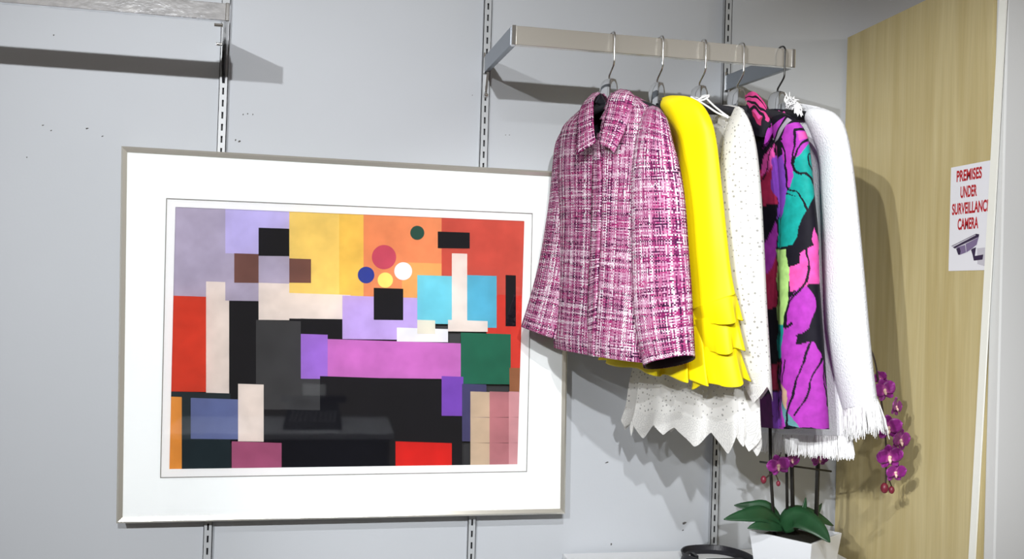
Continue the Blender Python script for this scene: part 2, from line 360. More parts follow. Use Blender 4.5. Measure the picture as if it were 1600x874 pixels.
# empty rail at the upper left
pe0, pe1 = onY(358, 10, 1.862), onY(358, 34, 1.862)
lx1 = pe0[0]; lz0, lz1 = pe1[2], pe1[2]+.034
rail2 = thing('garment_rail', (UX[0], D-.016, lz0), 'scratched chrome wall rail with nothing on it, above the framed picture', 'clothes rail', 'wall rails')
lx0 = UX[0]-.61
MB().box((lx0, YB0, lz0), (lx1-.004, YB1, lz1)).build('front_bar', M_scratched, rail2, bevel=.0012)
MB().box((lx1-.006, YB0-.0012, lz0-.0008), (lx1+.002, YB1, lz1+.0008)).build('end_cap', M_chrome, rail2, bevel=.0015)
def arm2(xb, xw):
    w = .011; yw = D-.018
    o = MB().hexa([(xb-w, YB1-.004, lz0), (xb, YB1-.004, lz0), (xw+w/2, yw, CZ+.505), (xw-w/2, yw, CZ+.505), (xb-w, YB1-.004, lz1), (xb, YB1-.004, lz1), (xw+w/2, yw, CZ+.552), (xw-w/2, yw, CZ+.552)]).build('side_arm', M_chrome, rail2, bevel=.001)
    MB().hexa([(xw-.003, yw-.02, CZ+.49), (xw+.003, yw-.02, CZ+.49), (xw+.003, yw+.004, CZ+.45), (xw-.003, yw+.004, CZ+.45), (xw-.003, yw-.02, CZ+.545), (xw+.003, yw-.02, CZ+.545), (xw+.003, yw+.004, CZ+.56), (xw-.003, yw+.004, CZ+.56)]).build('bracket', M_black, o)
    return o
a2 = arm2(lx1, UX[0]); arm2(lx0+.011, UX[0]-.61)
for (px, py, Y) in ((345, 40, 1.98), (347, 70, 2.1)):
    p = onY(px+6, py, Y)
    MB().tube([p, p+np.array([-.02, 0, 0])], .0035, 10).build('peg', M_chrome, a2, smooth=False)

# ------------------------------------------------------------------ framed picture
YF = 2.148
TL, TR, BR, BL = onY(189, 228, YF), onY(891, 269, YF), onY(883.5, 804, YF), onY(181, 819, YF)
pic = thing('framed_picture', tuple((BL+BR)/2+np.array([0, .05, 0])), 'large framed abstract print under glass with a wide white mat', 'picture')
cen = (TL+TR+BR+BL)/4
def inset(p, d):
    u = np.sign(p[0]-cen[0]); w = np.sign(p[2]-cen[2]); return p-np.array([u*d, 0, w*d])
fw = .0125
for a, b in ((TL, TR), (TR, BR), (BR, BL), (BL, TL)):
    ai, bi = inset(a, fw), inset(b, fw); am, bm = inset(a, fw*.35), inset(b, fw*.35); y = np.array([0, 1.0, 0])
    prof_a = [a+y*.052, a+y*.004, am, ai+y*.003, ai+y*.052]; prof_b = [b+y*.052, b+y*.004, bm, bi+y*.003, bi+y*.052]
    v = prof_a+prof_b; f = [(i, i+1, 6+i, 5+i) for i in range(4)]+[(4, 0, 5, 9), (0, 4, 3, 2, 1), (5, 6, 7, 8, 9)]
    obj('frame_rail', v, f, M_frame, pic)
def quad_ring(name, outer, inner, y0, y1, m):
    o = [np.array([p[0], y0, p[2]]) for p in outer]; i = [np.array([p[0], y0, p[2]]) for p in inner]
    o2 = [np.array([p[0], y1, p[2]]) for p in outer]; i2 = [np.array([p[0], y1, p[2]]) for p in inner]
    v = o+i+o2+i2; f = []
    for k in range(4):
        n = (k+1) % 4; f += [(k, n, 4+n, 4+k), (8+k, 12+k, 12+n, 8+n), (k, 8+k, 8+n, n), (4+k, 4+n, 12+n, 12+k)]
    return obj(name, v, f, m, pic)
W1 = [onY(260, 310, YF+.008), onY(832, 333.5, YF+.008), onY(823, 737.5, YF+.008), onY(250.5, 747, YF+.008)]
W2 = [onY(274, 323.5, YF+.009), onY(819.5, 345.5, YF+.009), onY(808.5, 726, YF+.009), onY(264.5, 733.5, YF+.009)]
FI = [inset(p, fw-.001) for p in (TL, TR, BR, BL)]
quad_ring('mat_board', FI, W1, YF+.006, YF+.009, M_mat)
c1 = sum(W1)/4
W1i = [p-(p-c1)*np.array([.0022, 0, .0034]) for p in W1]; W1o = [p+(p-c1)*np.array([.0006, 0, .0008]) for p in W1]
quad_ring('mat_bevel', W1o, W1i, YF+.0056, YF+.0093, M_line)['label'] = 'thin grey line round the mat opening'
quad_ring('inner_mat', [p+(p-c1)*.02 for p in W1], W2, YF+.0095, YF+.0105, M_mat2)
obj('backing_board', [(p[0], y, p[2]) for y in (YF+.030, YF+.034) for p in FI], [(0, 1, 2, 3), (7, 6, 5, 4), (0, 4, 5, 1), (1, 5, 6, 2), (2, 6, 7, 3), (3, 7, 4, 0)], M_black, pic)
MB().add([(p[0], y, p[2]) for y in (YF+.0035, YF+.0050) for p in FI], [(0, 1, 2, 3), (7, 6, 5, 4), (0, 4, 5, 1), (1, 5, 6, 2), (2, 6, 7, 3), (3, 7, 4, 0)]).build('glass_pane', M_glass, pic)

# a generic abstract of colour patches in the print's place
ART = []
def patch(col, pts, smooth=True): ART.append((col, closed_curve(pts, 6) if smooth else np.array(pts, float)))
def disc(col, cx, cy, rx, ry=None, wob=.06, k=5):
    ry = ry or rx; ART.append((col, np.array([(cx+rx*(1+wob*math.sin(k*a+cx))*math.cos(a), cy+ry*(1+wob*math.sin(k*a+cy))*math.sin(a)) for a in np.linspace(0, 2*math.pi, 30, endpoint=False)])))
IV, BK = (.78, .68, .62), (.006, .006, .009)
def rect(col, x0, y0, x1, y1, sk=.033): patch(col, [(x0, y0), (x1, y0+(x1-x0)*sk), (x1, y1+(x1-x0)*sk*.4), (x0, y1)], False)
BR_ = (.17, .075, .06)
# a patchwork of upright bands, wider blocks and a few dots
rect((.43, .38, .50), 262, 320, 352, 470); rect((.52, .46, .78), 352, 326, 452, 400)
rect((.84, .60, .16), 452, 328, 530, 470); rect((.80, .52, .10), 530, 332, 572, 470)
rect((.75, .26, .11), 568, 333, 690, 470); rect((.80, .38, .12), 628, 410, 690, 500)
rect((.55, .08, .055), 690, 338, 826, 470); rect((.62, .045, .03), 760, 460, 826, 600)
rect((.62, .045, .02), 262, 462, 322, 612); rect(IV, 322, 440, 358, 620); rect(BK, 358, 470, 470, 690)
rect((.43, .38, .50), 352, 396, 452, 470); rect(BR_, 366, 396, 404, 442); rect(IV, 404, 442, 452, 500); rect(BK, 404, 356, 452, 400); rect(BR_, 452, 404, 486, 442)
rect((.045, .045, .048), 400, 500, 500, 640); rect(IV, 452, 458, 548, 498); rect(BK, 470, 498, 560, 530)
rect((.35, .16, .62), 470, 522, 512, 592); rect((.52, .38, .74), 535, 462, 652, 530); rect(BK, 584, 450, 630, 500)
rect((.55, .16, .50), 512, 530, 720, 590); rect(BK, 500, 588, 722, 740)
for c, cx_, cy__, r in (((.03, .05, .30), 572, 430, 13), ((.52, .07, .12), 600, 402, 19), ((.80, .82, .86), 630, 424, 14), ((.86, .74, .18), 602, 438, 12), ((.02, .075, .055), 652, 364, 11)): disc(c, cx_, cy__, r, r, 0)
rect((.16, .55, .66), 652, 430, 706, 506); rect((.10, .42, .58), 730, 430, 776, 512); rect(IV, 706, 396, 730, 512); rect(BK, 684, 362, 734, 388)
rect((.80, .80, .84), 620, 512, 700, 534); rect((.74, .70, .58), 652, 500, 680, 522); rect(IV, 700, 500, 762, 518)
rect((.015, .13, .075), 720, 520, 798, 600); rect((.20, .07, .46), 690, 588, 724, 650); rect((.06, .055, .14), 722, 600, 760, 690); rect(BK, 790, 430, 806, 510)
rect((.28, .11, .05), 796, 575, 822, 612)
for k in range(9):
    cx_, cy__ = 735+(k % 3)*30, 612+(k//3)*40
    rect([(.55, .42, .30), (.60, .30, .32), (.74, .64, .48), (.45, .18, .20), (.68, .52, .36)][(k*3+k//3) % 5], cx_, cy__, cx_+30, cy__+40)
rect((.015, .025, .03), 262, 612, 360, 740); rect((.12, .15, .32), 298, 622, 372, 686); rect((.72, .28, .05), 262, 620, 284, 740); rect(IV, 372, 600, 412, 690); rect((.36, .09, .18), 362, 690, 440, 740); rect(BK, 440, 640, 520, 740)
rect((.62, .015, .012), 618, 690, 706, 740)
def clip(poly, lo, hi):
    q = poly.copy(); q[:, 0] = np.clip(q[:, 0], lo[0], hi[0]); q[:, 1] = np.clip(q[:, 1], lo[1], hi[1]); return q
bm = bmesh.new(); amats = []; key = {}
for k, (c, pts) in enumerate(ART):
    if c not in key:
        key[c] = len(amats); amats.append(mat('paint', c, .8, var=.13, vscale=22, spec=.1))
    y = YF+.0125-.00003*k
    vs = [bm.verts.new(onY(p[0], p[1], y)) for p in clip(pts, (263.5, 322), (821, 735))]
    try: f = bm.faces.new(vs); f.material_index = key[c]
    except ValueError: pass
bmesh.ops.triangulate(bm, faces=bm.faces[:])
me = bpy.data.meshes.new('print_sheet'); bm.to_mesh(me); bm.free()
for m_ in amats: me.materials.append(m_)
art = bpy.data.objects.new('print_sheet', me); COL.objects.link(art); art.parent = pic; art.matrix_parent_inverse = Matrix.Translation(pic.location).inverted()
art['label'] = 'abstract print of coloured patches'

# ------------------------------------------------------------------ sign on the partition
SX = PX-.0012
sc_ = [onX(1486, 262, SX), onX(1482, 423.5, SX), onX(1549, 424.0, SX), onX(1552, 254, SX)]
ys0, ys1 = (sc_[0][1]+sc_[1][1])/2, 1.655; zs0, zs1 = CZ+.072, CZ+.294
sign = thing('warning_sign', (SX, (ys0+ys1)/2, zs0), 'white sign warning of a surveillance camera in red letters, stuck on the maple partition', 'sign')
MB().box((SX, ys1, zs0), (PX, ys0, zs1)).build('sign_board', M_signw, sign)
def text_mesh(s, size, w):
    cu = bpy.data.curves.new('t', 'FONT'); cu.body = s; cu.size = 1; cu.offset = .032; cu.align_x = 'CENTER'
    o = bpy.data.objects.new('t', cu); COL.objects.link(o); bpy.context.view_layer.update()
    me = bpy.data.meshes.new_from_object(o.evaluated_get(bpy.context.evaluated_depsgraph_get())); bpy.data.objects.remove(o)
    v = np.array([q.co[:] for q in me.vertices]); f = [tuple(p.vertices) for p in me.polygons]
    v[:, 0] -= (v[:, 0].min()+v[:, 0].max())/2; v[:, 0] *= w/(v[:, 0].max()-v[:, 0].min()); v[:, 1] -= v[:, 1].min(); v[:, 1] *= size/v[:, 1].max()
    return v, f
yc = (ys0+ys1)/2
for s, px, pyc, h, w in (('PREMISES', 1518.5, 272, .0245, .078), ('UNDER', 1518, 298.5, .0245, .051), ('SURVEILLANCE', 1519, 324, .0245, .116), ('CAMERA', 1516.5, 349, .0245, .064)):
    v, f = text_mesh(s, h, w); zc = onX(px, pyc, SX)[2]
    yy = yc+.0045 if s != 'SURVEILLANCE' else ys0-.0655
    vv = [(SX-.0005, yy-q[0], zc-h/2+q[1]) for q in v]
    obj('lettering', vv, f, M_red, sign)['label'] = 'red word '+s
M_cam = [mat('icon_dark', (.035, .02, .06), .6), mat('icon_mid', (.20, .15, .28), .6), mat('icon_light', (.55, .53, .60), .6)]
def ic(col, pts, k):
    z = SX-.0003-.00008*k; v = [onX(1470+x/4.367, 240+y/4.37, z) for x, y in pts]; return v, col
mbi = MB(); fmi = []
for k, (c, pts) in enumerate([(2, [(248, 648), (302, 642), (300, 770), (250, 755)]), (0, [(205, 655), (240, 640), (232, 700), (290, 690), (285, 725), (225, 732), (216, 690)]),
                              (0, [(72, 632), (240, 548), (262, 552), (258, 572), (95, 650)]), (2, [(110, 640), (255, 572), (245, 620), (205, 660), (130, 690)]),
                              (1, [(110, 640), (165, 625), (172, 676), (130, 692), (118, 692)]), (1, [(170, 618), (258, 572), (245, 622), (205, 655), (175, 676)]), (0, [(104, 650), (128, 642), (136, 668), (130, 692), (118, 690)]), (2, [(75, 634), (240, 552), (236, 560), (84, 640)])]):
    v, col = ic(c, pts, k); mbi.add(v, [tuple(range(len(v)))]); fmi.append(col)
obj('camera_picture', mbi.v, mbi.f, None, sign, mats=M_cam, fm=fmi)['label'] = 'printed picture of a camera on its wall bracket'
# white strip hanging loose on the partition
q = [onX(1562, -14, PX-.004), onX(1573, -14, PX-.004), onX(1521.5, 900, PX-.004), onX(1511.5, 900, PX-.004)]
s_ = MB(); s_.hexa([q[3], q[2], q[2]+np.array([.003, 0, 0]), q[3]+np.array([.003, 0, 0]), q[0], q[1], q[1]+np.array([.003, 0, 0]), q[0]+np.array([.003, 0, 0])])
tag(s_.build('edge_strip', M_strip), 'narrow white strip leaning aslant down the maple partition over the sign edge', 'strip')

# ------------------------------------------------------------------ lofting of cloth
def loft(levels, rows=60, n=96, fold=None, p=1.0, flip=False):
    """levels: (xl, yl, xr, yr, Yl, Yr, b, dz) left/right outline at real depths Yl, Yr, half depth b, far side lowered by dz"""
    Lv = spline([(l+(0,)*8)[:8] for l in levels], rows)
    G = np.zeros((rows, n, 3)); PXL = np.zeros((rows, n, 2))
    ph = np.linspace(0, 2*math.pi, n, endpoint=False); c, s = np.cos(ph), np.sin(ph)
    cc = np.sign(c)*np.abs(c)**p; ss = np.sign(s)*np.abs(s)**p
    for i, l in enumerate(Lv):
        A = onY(l[0], l[1], l[4]); B = onY(l[2], l[3], l[5]); C = (A+B)/2; Rv = (B-A)/2
        d = C.copy(); d[2] = 0; d /= np.linalg.norm(d); dv = d*l[6]; dv[2] = -l[7]
        t = i/(rows-1)
        for j in range(n):
            k, dz, po = fold(ph[j], t) if fold else (1.0, 0.0, 0.0)
            G[i, j] = C+Rv*cc[j]*k+dv*ss[j]*k+d*po*(1 if ss[j] >= 0 else 1)+np.array([0, 0, dz])
            PXL[i, j] = ((l[0]+l[2])/2+(l[2]-l[0])/2*cc[j], (l[1]+l[3])/2+(l[3]-l[1])/2*cc[j])
    return G, PXL
def cloth(name, G, m, parent, PXL=None, cut=None, vflip=False, solid=.0016, closed=True):
    rows, n = G.shape[:2]
    du = np.linalg.norm(np.roll(G, -1, 1)-G, axis=2).mean(0); U = np.concatenate([[0], np.cumsum(du)])
    dv = np.linalg.norm(G[1:]-G[:-1], axis=2).mean(1); V = np.concatenate([[0], np.cumsum(dv)])
    if vflip: V = V[-1]-V
    f, uv = [], []
    for i in range(rows-1):
        for j in range(n if closed else n-1):
            k = (j+1) % n
            if cut and cut(*((PXL[i, j]+PXL[i+1, k])/2), math.sin(2*math.pi*(j+.5)/n)): continue
            f.append((i*n+j, (i+1)*n+j, (i+1)*n+k, i*n+k)); uv += [(U[j], V[i]), (U[j], V[i+1]), (U[j+1], V[i+1]), (U[j+1], V[i])]
    return obj(name, G.reshape(-1, 3), f, m, parent, True, uv=uv, solid=solid)
def grid_cloth(name, G, m, parent, solid=.0022, uvs=None):
    rows, n = G.shape[:2]; f, uv = [], []
    du = np.linalg.norm(G[:, 1:]-G[:, :-1], axis=2).mean(0); U = np.concatenate([[0], np.cumsum(du)])
    dv = np.linalg.norm(G[1:]-G[:-1], axis=2).mean(1); V = np.concatenate([[0], np.cumsum(dv)])
    for i in range(rows-1):
        for j in range(n-1):
            f.append((i*n+j, (i+1)*n+j, (i+1)*n+j+1, i*n+j+1)); uv += [(U[j], V[i]), (U[j], V[i+1]), (U[j+1], V[i+1]), (U[j+1], V[i])]
    return obj(name, G.reshape(-1, 3), f, m, parent, True, uv=uv, solid=solid)
def between(a, b, rows, n, bulge=0.0):
    """sheet between two 3-D polylines; bulge pushes its middle toward the viewer side (-Y)"""
    A, B = spline(a, n), spline(b, n); G = np.zeros((rows, n, 3))
    for i in range(rows):
        t = i/(rows-1); G[i] = A*(1-t)+B*t; G[i, :, 1] -= bulge*math.sin(math.pi*t)
    return G
def P3(l): return [onY(*q) for q in l]

# ------------------------------------------------------------------ hangers
HK = [(957, 53), (1032, 60), (1098, 66), (1157, 70), (1220, 75)]
HD = [(.354, -.935), (.21, -.978), (.24, -.97), (.28, -.96), (.22, -.975)]
HL = ['clear necked hanger holding the pink tweed jacket', 'clear necked hanger holding the yellow ruffled jacket', 'clear necked hanger with white ties, holding the white eyelet blouse',
      'clear necked hanger holding the bright brush print jacket', 'clear necked hanger with dark hook holding the white fringed jacket']
HX = []
for k, (hp, hd, hl) in enumerate(zip(HK, HD, HL)):
    p = onY(hp[0], hp[1], 1.86); x = p[0]-.002; HX.append(x); zt = BZ1+.0022
    u = np.array([hd[0], hd[1], 0])/math.hypot(*hd)
    t = thing('clothes_hanger', (x, 1.862, zt), hl, 'hanger', 'hangers on the satin rail')
    cy, r = (1.8765+1.836)/2, (1.8765-1.836)/2
    pts = [(x, 1.8765, zt-.030), (x, 1.8765, zt-.012)]+[(x, cy+r*math.cos(a), zt-.012+.012*math.sin(a)) for a in np.linspace(.25, math.pi-.1, 12)]
    pts += [(x, 1.836, zt-.02), (x, 1.836, zt-.05), (x, 1.8365, zt-.066), (x, 1.843, zt-.074), (x-.002, 1.856, zt-.086), (x-.002, 1.862, zt-.094), (x-.002, 1.863, zt-.125)]
    MB().tube(spline(pts, 60), .0020, 10).build('hook', M_wire if k < 3 else M_dwire if k == 4 else M_wire, t, smooth=True)
    b0 = np.array([x-.002, 1.863, zt-.102]); v3 = np.array([-u[1], u[0], 0])
    # bell-shaped clear neck
    prof = [(.013, .006), (.022, .002), (.027, -.010), (.029, -.026), (.031, -.044)]
    g = MB(); n = 20; vs = []; fs = []
    for w, dz in prof:
        vs += [b0+u*w*math.copysign(abs(math.cos(a))**.7, math.cos(a))+v3*w*.34*math.sin(a)+np.array([0, 0, dz]) for a in np.linspace(0, 2*math.pi, n, endpoint=False)]
    for i in range(len(prof)-1): fs += [(i*n+j, i*n+(j+1) % n, (i+1)*n+(j+1) % n, (i+1)*n+j) for j in range(n)]
    fs.append(tuple(range(n))[::-1]); g.add(vs, fs); g.build('neck_plate', M_clear, t, smooth=True)
    MB().tube([b0+np.array([0, 0, .004]), b0+np.array([0, 0, -.018]), b0+np.array([0, 0, -.040])], .0032, 10).build('shank', M_wire, t, smooth=True)
    HA = .165
    for s in (1, -1):
        path = [b0+u*s*d_+np.array([0, 0, z_]) for d_, z_ in ((.0, -.044), (.03, -.048), (.08, -.058), (.13, -.072), (HA, -.088))]
        path = spline(path, 14); vs = []; fs = []; n = 10
        for i, q_ in enumerate(path):
            hh = .013*(1-.3*i/13); ww = .006
            vs += [q_+v3*ww*math.cos(a)+np.array([0, 0, hh*math.sin(a)]) for a in np.linspace(0, 2*math.pi, n, endpoint=False)]
        for i in range(13): fs += [(i*n+j, i*n+(j+1) % n, (i+1)*n+(j+1) % n, (i+1)*n+j) for j in range(n)]
        fs += [tuple(range(n))[::-1], tuple(13*n+j for j in range(n))]
        MB().add(vs, fs).build('shoulder_arm', M_black, t, smooth=True)
def gthing(name, k, label, cat):
    return thing(name, (HX[k], 1.863, CZ+.39), label, cat, 'clothes on the satin rail')

# ------------------------------------------------------------------ pink tweed jacket
g = gthing('tweed_jacket', 0, 'pink and white tweed jacket with a turned down collar, first on the rail', 'jacket')
def fold_pink(a, t):
    w = max(0, t-.15)
    return (1+.018*w*math.sin(5*a+1+2*t)+.012*w*math.sin(9*a+4), 0, 0)
B1 = [(931, 150, 990, 150, 1.88, 1.82, .028), (921, 158, 1004, 157, 1.93, 1.785, .034), (905, 174, 1024, 170, 1.985, 1.74, .045), (888, 190, 1033, 186, 2.02, 1.72, .056), (877, 207, 1035, 206, 2.03, 1.715, .062), (872, 256, 1034, 256, 2.03, 1.72, .068),
      (874, 340, 1026, 345, 2.03, 1.73, .072), (871, 450, 1018, 470, 2.03, 1.735, .076), (866, 520, 1012, 540, 2.03, 1.74, .080), (867, 543, 1012, 566, 2.03, 1.74, .081)]
def cut_pink(x, y, s): return s < .0 and y < 228 and 926 < x < 956-(y-140)*.20
G1, X1_ = loft(B1, 90, 120, fold_pink, .85)
# hem line: swings lower under the placket
def hem_pink(G):
    G = G.copy(); r = G.shape[0]
    return G
cloth('body', G1, M_tweed, g, X1_, cut_pink)
Gi, Xi = loft([(l[0]+3, l[1], l[2]-3, l[3], l[4], l[5], l[6]*.9) for l in B1], 40, 60, None, .85)
cloth('lining', Gi[:36], M_navy, g, Xi, lambda x, y, s: s < 0 and y < 232 and 922 < x < 962, solid=.001)['label'] = 'dark lining seen inside the collar'
def fold_sl(k, ph, amp):
    def f(a, t): return (1+amp*math.sin(k*a+ph+3*t)*min(1, 3*t), 0, 0)
    return f
S1 = [(1018, 166, 1032, 172, 1.74, 1.70, .012), (1006, 176, 1043, 190, 1.74, 1.66, .035), (996, 206, 1051, 222, 1.74, 1.65, .045), (988, 256, 1060, 256, 1.735, 1.64, .05), (986, 312, 1069, 312, 1.73, 1.635, .05), (987, 395, 1075, 392, 1.72, 1.63, .048),
      (989, 465, 1080, 456, 1.71, 1.62, .046), (995, 520, 1083, 508, 1.70, 1.62, .045), (1006, 574, 1086, 560, 1.69, 1.62, .044, .012)]
Gs, Xs = loft(S1, 90, 80, fold_sl(3, .5, .02), .9); cloth('sleeve', Gs, M_tweed, g)
Gl, _ = loft([(l[0]+2, l[1]-.6, l[2]-2, l[3]-.6, l[4], l[5], l[6]*.95, l[7] if len(l) > 7 else 0) for l in S1], 60, 40, None, .9)
cloth('cuff_lining', Gl[-14:], M_lining, g, solid=.001)['label'] = 'dark lining inside the cuff'
S2 = [(884, 196, 900, 188, 2.04, 2.0, .012), (869, 222, 905, 212, 2.07, 2.0, .03), (864, 256, 908, 250, 2.075, 2.0, .036), (859, 310, 905, 310, 2.075, 2.0, .038), (846, 395, 896, 400, 2.07, 2.0, .038), (832, 455, 888, 466, 2.065, 2.0, .036), (815, 511, 874, 532, 2.06, 2.0, .034)]
Gs, _ = loft(S2, 70, 60, fold_sl(3, 2, .02), .9); cloth('sleeve', Gs, M_tweed, g)
# placket: the right front lies over the left, from collar to hem
def body_at(G, X, px, py):
    d = (X[:, :, 0]-px)**2+(X[:, :, 1]-py)**2; n = G.shape[1]
    d[:, :n//2] += 1e9; i, j = np.unravel_index(np.argmin(d), d.shape); return G[i, j]
pl_a = [(932, 226), (931, 300), (929, 380), (926, 470), (924, 558)]; pl_b = [(945, 232), (944, 300), (941, 380), (937, 470), (933, 562)]
def off(p, d=.004): q_ = p.copy(); q_[1] -= d; q_[0] -= d*.3; return q_
Gp = between([off(body_at(G1, X1_, *q_), .001) for q_ in pl_a], [off(body_at(G1, X1_, *q_), .014) for q_ in pl_b], 5, 60)
Gp = np.array([[off(np.array(body_at(G1, X1_, 0, 0))*0+p_, 0) for p_ in row] for row in Gp])
grid_cloth('placket', Gp, M_tweed, g, .003)
# collar leaves and the band round the neck
cl_in = P3([(970, 140, 1.832), (955, 150, 1.815), (949, 175, 1.803), (942, 202, 1.794), (937, 226, 1.790)])
cl_out = P3([(990, 152, 1.800), (991, 158, 1.782), (984, 185, 1.768), (973, 214, 1.765), (960, 241, 1.772)])
grid_cloth('collar', between(cl_in, [p-np.array([.004, .010, 0]) for p in cl_out], 14, 30, .012), M_tweed, g, .004)
cr_in = P3([(937, 146, 1.875), (928, 156, 1.845), (927, 178, 1.825), (928, 202, 1.808), (931, 222, 1.797)])
cr_out = P3([(928, 149, 1.900), (913, 166, 1.895), (905, 190, 1.885), (905, 215, 1.870), (903, 243, 1.850)])
grid_cloth('collar', between(cr_in, [p-np.array([.006, .012, 0]) for p in cr_out], 14, 30, .010), M_tweed, g, .004)
nb_t = P3([(937, 146, 1.875), (942, 147, 1.895), (952, 147, 1.90), (962, 144, 1.875), (970, 140, 1.832)]); nb_b = P3([(930, 160, 1.86), (940, 166, 1.885), (951, 166, 1.89), (962, 162, 1.87), (975, 158, 1.835)])
grid_cloth('collar_band', between(nb_t, nb_b, 6, 20), M_navy, g, .003)['label'] = 'dark inside of the collar behind the hanger neck'

# ------------------------------------------------------------------ yellow jacket
g = gthing('ruffled_jacket', 1, 'bright yellow jacket with three ruffles at the cuff, behind the pink jacket', 'jacket')
B2 = [(1008, 158, 1052, 154, 1.91, 1.80, .02), (995, 168, 1082, 162, 1.98, 1.73, .03), (982, 184, 1094, 180, 2.02, 1.71, .036), (974, 210, 1096, 210, 2.03, 1.70, .038), (970, 300, 1098, 300, 2.03, 1.70, .038), (964, 420, 1098, 420, 2.03, 1.69, .04), (956, 500, 1096, 510, 2.03, 1.69, .043)]
def cut_y(x, y, s): return s < 0 and y < 320 and x < 1036+(y-160)*.30 and x > 1004
Gb, Xb = loft(B2, 60, 90, None, .85); cloth('body', Gb, M_yellow, g, Xb, cut_y)
S3 = [(1036, 154, 1054, 151, 1.80, 1.77, .014), (1032, 166, 1078, 154, 1.79, 1.72, .032), (1040, 180, 1096, 166, 1.77, 1.69, .038), (1052, 206, 1110, 192, 1.755, 1.67, .040), (1058, 240, 1118, 228, 1.76, 1.665, .043), (1061, 300, 1126, 296, 1.745, 1.655, .042), (1069, 380, 1135, 376, 1.73, 1.645, .04), (1077, 440, 1142, 428, 1.72, 1.64, .038), (1081, 484, 1149, 460, 1.71, 1.635, .038)]
Gs, _ = loft(S3, 80, 90, lambda a, t: (1+min(1, 3*t)*(.05*math.sin(3*a+1.5+2*t)+.025*math.sin(6*a+5*t)), 0, 0), .9); cloth('sleeve', Gs, M_yellow, g)
S3b = [(992, 190, 1004, 184, 2.05, 2.02, .01), (978, 210, 1006, 206, 2.07, 2.02, .026), (970, 300, 1005, 300, 2.07, 2.02, .03), (962, 400, 1000, 400, 2.07, 2.02, .03), (955, 490, 995, 490, 2.065, 2.02, .03)]
Gs, _ = loft(S3b, 40, 40, None, .9); cloth('sleeve', Gs, M_yellow, g)
def fold_r(k, ph, amp, drop):
    def f(a, t):
        w = t**1.1; b = a+.25*math.sin(2*a+ph); q_ = math.sin(k*b+ph); q_ = math.copysign(abs(q_)**.7, q_); return (1+amp*w*q_, -drop*w*q_, 0)
    return f
T1 = [(1081, 483, 1149, 459, 1.71, 1.635, .040), (1084, 498, 1153, 480, 1.712, 1.63, .046), (1086, 511, 1156, 500, 1.714, 1.626, .052)]
T2 = [(1083, 500, 1150, 488, 1.71, 1.635, .040), (1085, 528, 1155, 518, 1.712, 1.63, .047), (1088, 553, 1159, 545, 1.714, 1.624, .054)]
T3 = [(1086, 544, 1152, 534, 1.71, 1.635, .040), (1087, 572, 1160, 566, 1.712, 1.628, .050), (1087, 603, 1168, 594, 1.714, 1.620, .060)]
for k, (T, ph) in enumerate(((T1, .3), (T2, 1.2), (T3, .2))):
    Gr, _ = loft(T, 26, 140, fold_r(4, ph, .16, .0035+.001*k), 1.0); cloth('ruffle', Gr, M_yellow, g, solid=.0018)
H2 = [(957, 498, 1096, 505, 2.03, 1.69, .043), (952, 525, 1096, 540, 2.035, 1.685, .048), (940, 563, 1097, 598, 2.045, 1.675, .056)]
Gr, _ = loft(H2, 26, 180, fold_r(8, 2.2, .14, .003), .9); cloth('peplum', Gr, M_yellow, g)

# ------------------------------------------------------------------ eyelet blouse
g = gthing('eyelet_blouse', 2, 'white eyelet cotton blouse with pointed lace hems, in the middle of the rail', 'blouse')
def zig(k, amp, ph=0.0, amp2=0.0):
    def f(a, t):
        w = max(0, (t-.84)/.16); b = a+.06*math.sin(3*a+1)+.03*math.sin(7*a); q_ = (k*b/(2*math.pi)+ph) % 1.0; tri = abs(q_-.5)*2
        h = max(0, t-.30)
        return (1+.10*h*math.sin(8*a+.6+t)+.06*h*math.sin(13*a+2), -amp*w*(1-tri)*(1+.35*math.sin(5*a+1)), .012*h*math.sin(11*a+2*t))
    return f
B3 = [(1092, 168, 1150, 166, 1.91, 1.78, .018), (1078, 178, 1162, 172, 1.97, 1.73, .028), (1066, 195, 1170, 190, 2.0, 1.71, .034), (1058, 240, 1172, 240, 2.02, 1.70, .036), (1045, 340, 1176, 340, 2.02, 1.70, .036), (1015, 480, 1176, 480, 2.03, 1.69, .038), (990, 580, 1178, 585, 2.04, 1.68, .043), (982, 630, 1178, 645, 2.045, 1.675, .046), (975, 652, 1178, 682, 2.05, 1.67, .05)]
def cut_e(x, y, s): return s < .2 and y < 235 and x < 1128-(y-165)*.1
Gb, Xb = loft(B3, 130, 280, zig(16, .030, .1), .9); cloth('body', Gb, M_eyelet, g, Xb, cut_e, vflip=True, solid=0)
S4 = [(1147, 170, 1155, 167, 1.73, 1.70, .008), (1140, 186, 1165, 178, 1.735, 1.675, .022), (1132, 208, 1175, 200, 1.735, 1.66, .032), (1125, 245, 1183, 240, 1.73, 1.65, .040), (1120, 310, 1189, 306, 1.725, 1.645, .040), (1126, 400, 1194, 396, 1.715, 1.64, .038), (1137, 480, 1198, 476, 1.705, 1.635, .036), (1148, 550, 1203, 548, 1.70, 1.63, .036), (1156, 590, 1206, 592, 1.695, 1.63, .038), (1160, 612, 1208, 614, 1.695, 1.625, .040)]
def zs(a, t):
    w = max(0, (t-.90)/.10); q_ = (4*a/(2*math.pi)+.63) % 1.0; tri = abs(q_-.5)*2
    return (1+.03*math.sin(3*a+4*t)*min(1, 3*t), -.016*w*(1-2*tri)+(-.002)*w, 0)
Gs, _ = loft(S4, 120, 120, zs, .9); cloth('sleeve', Gs, M_eyelet, g, vflip=True, solid=0)
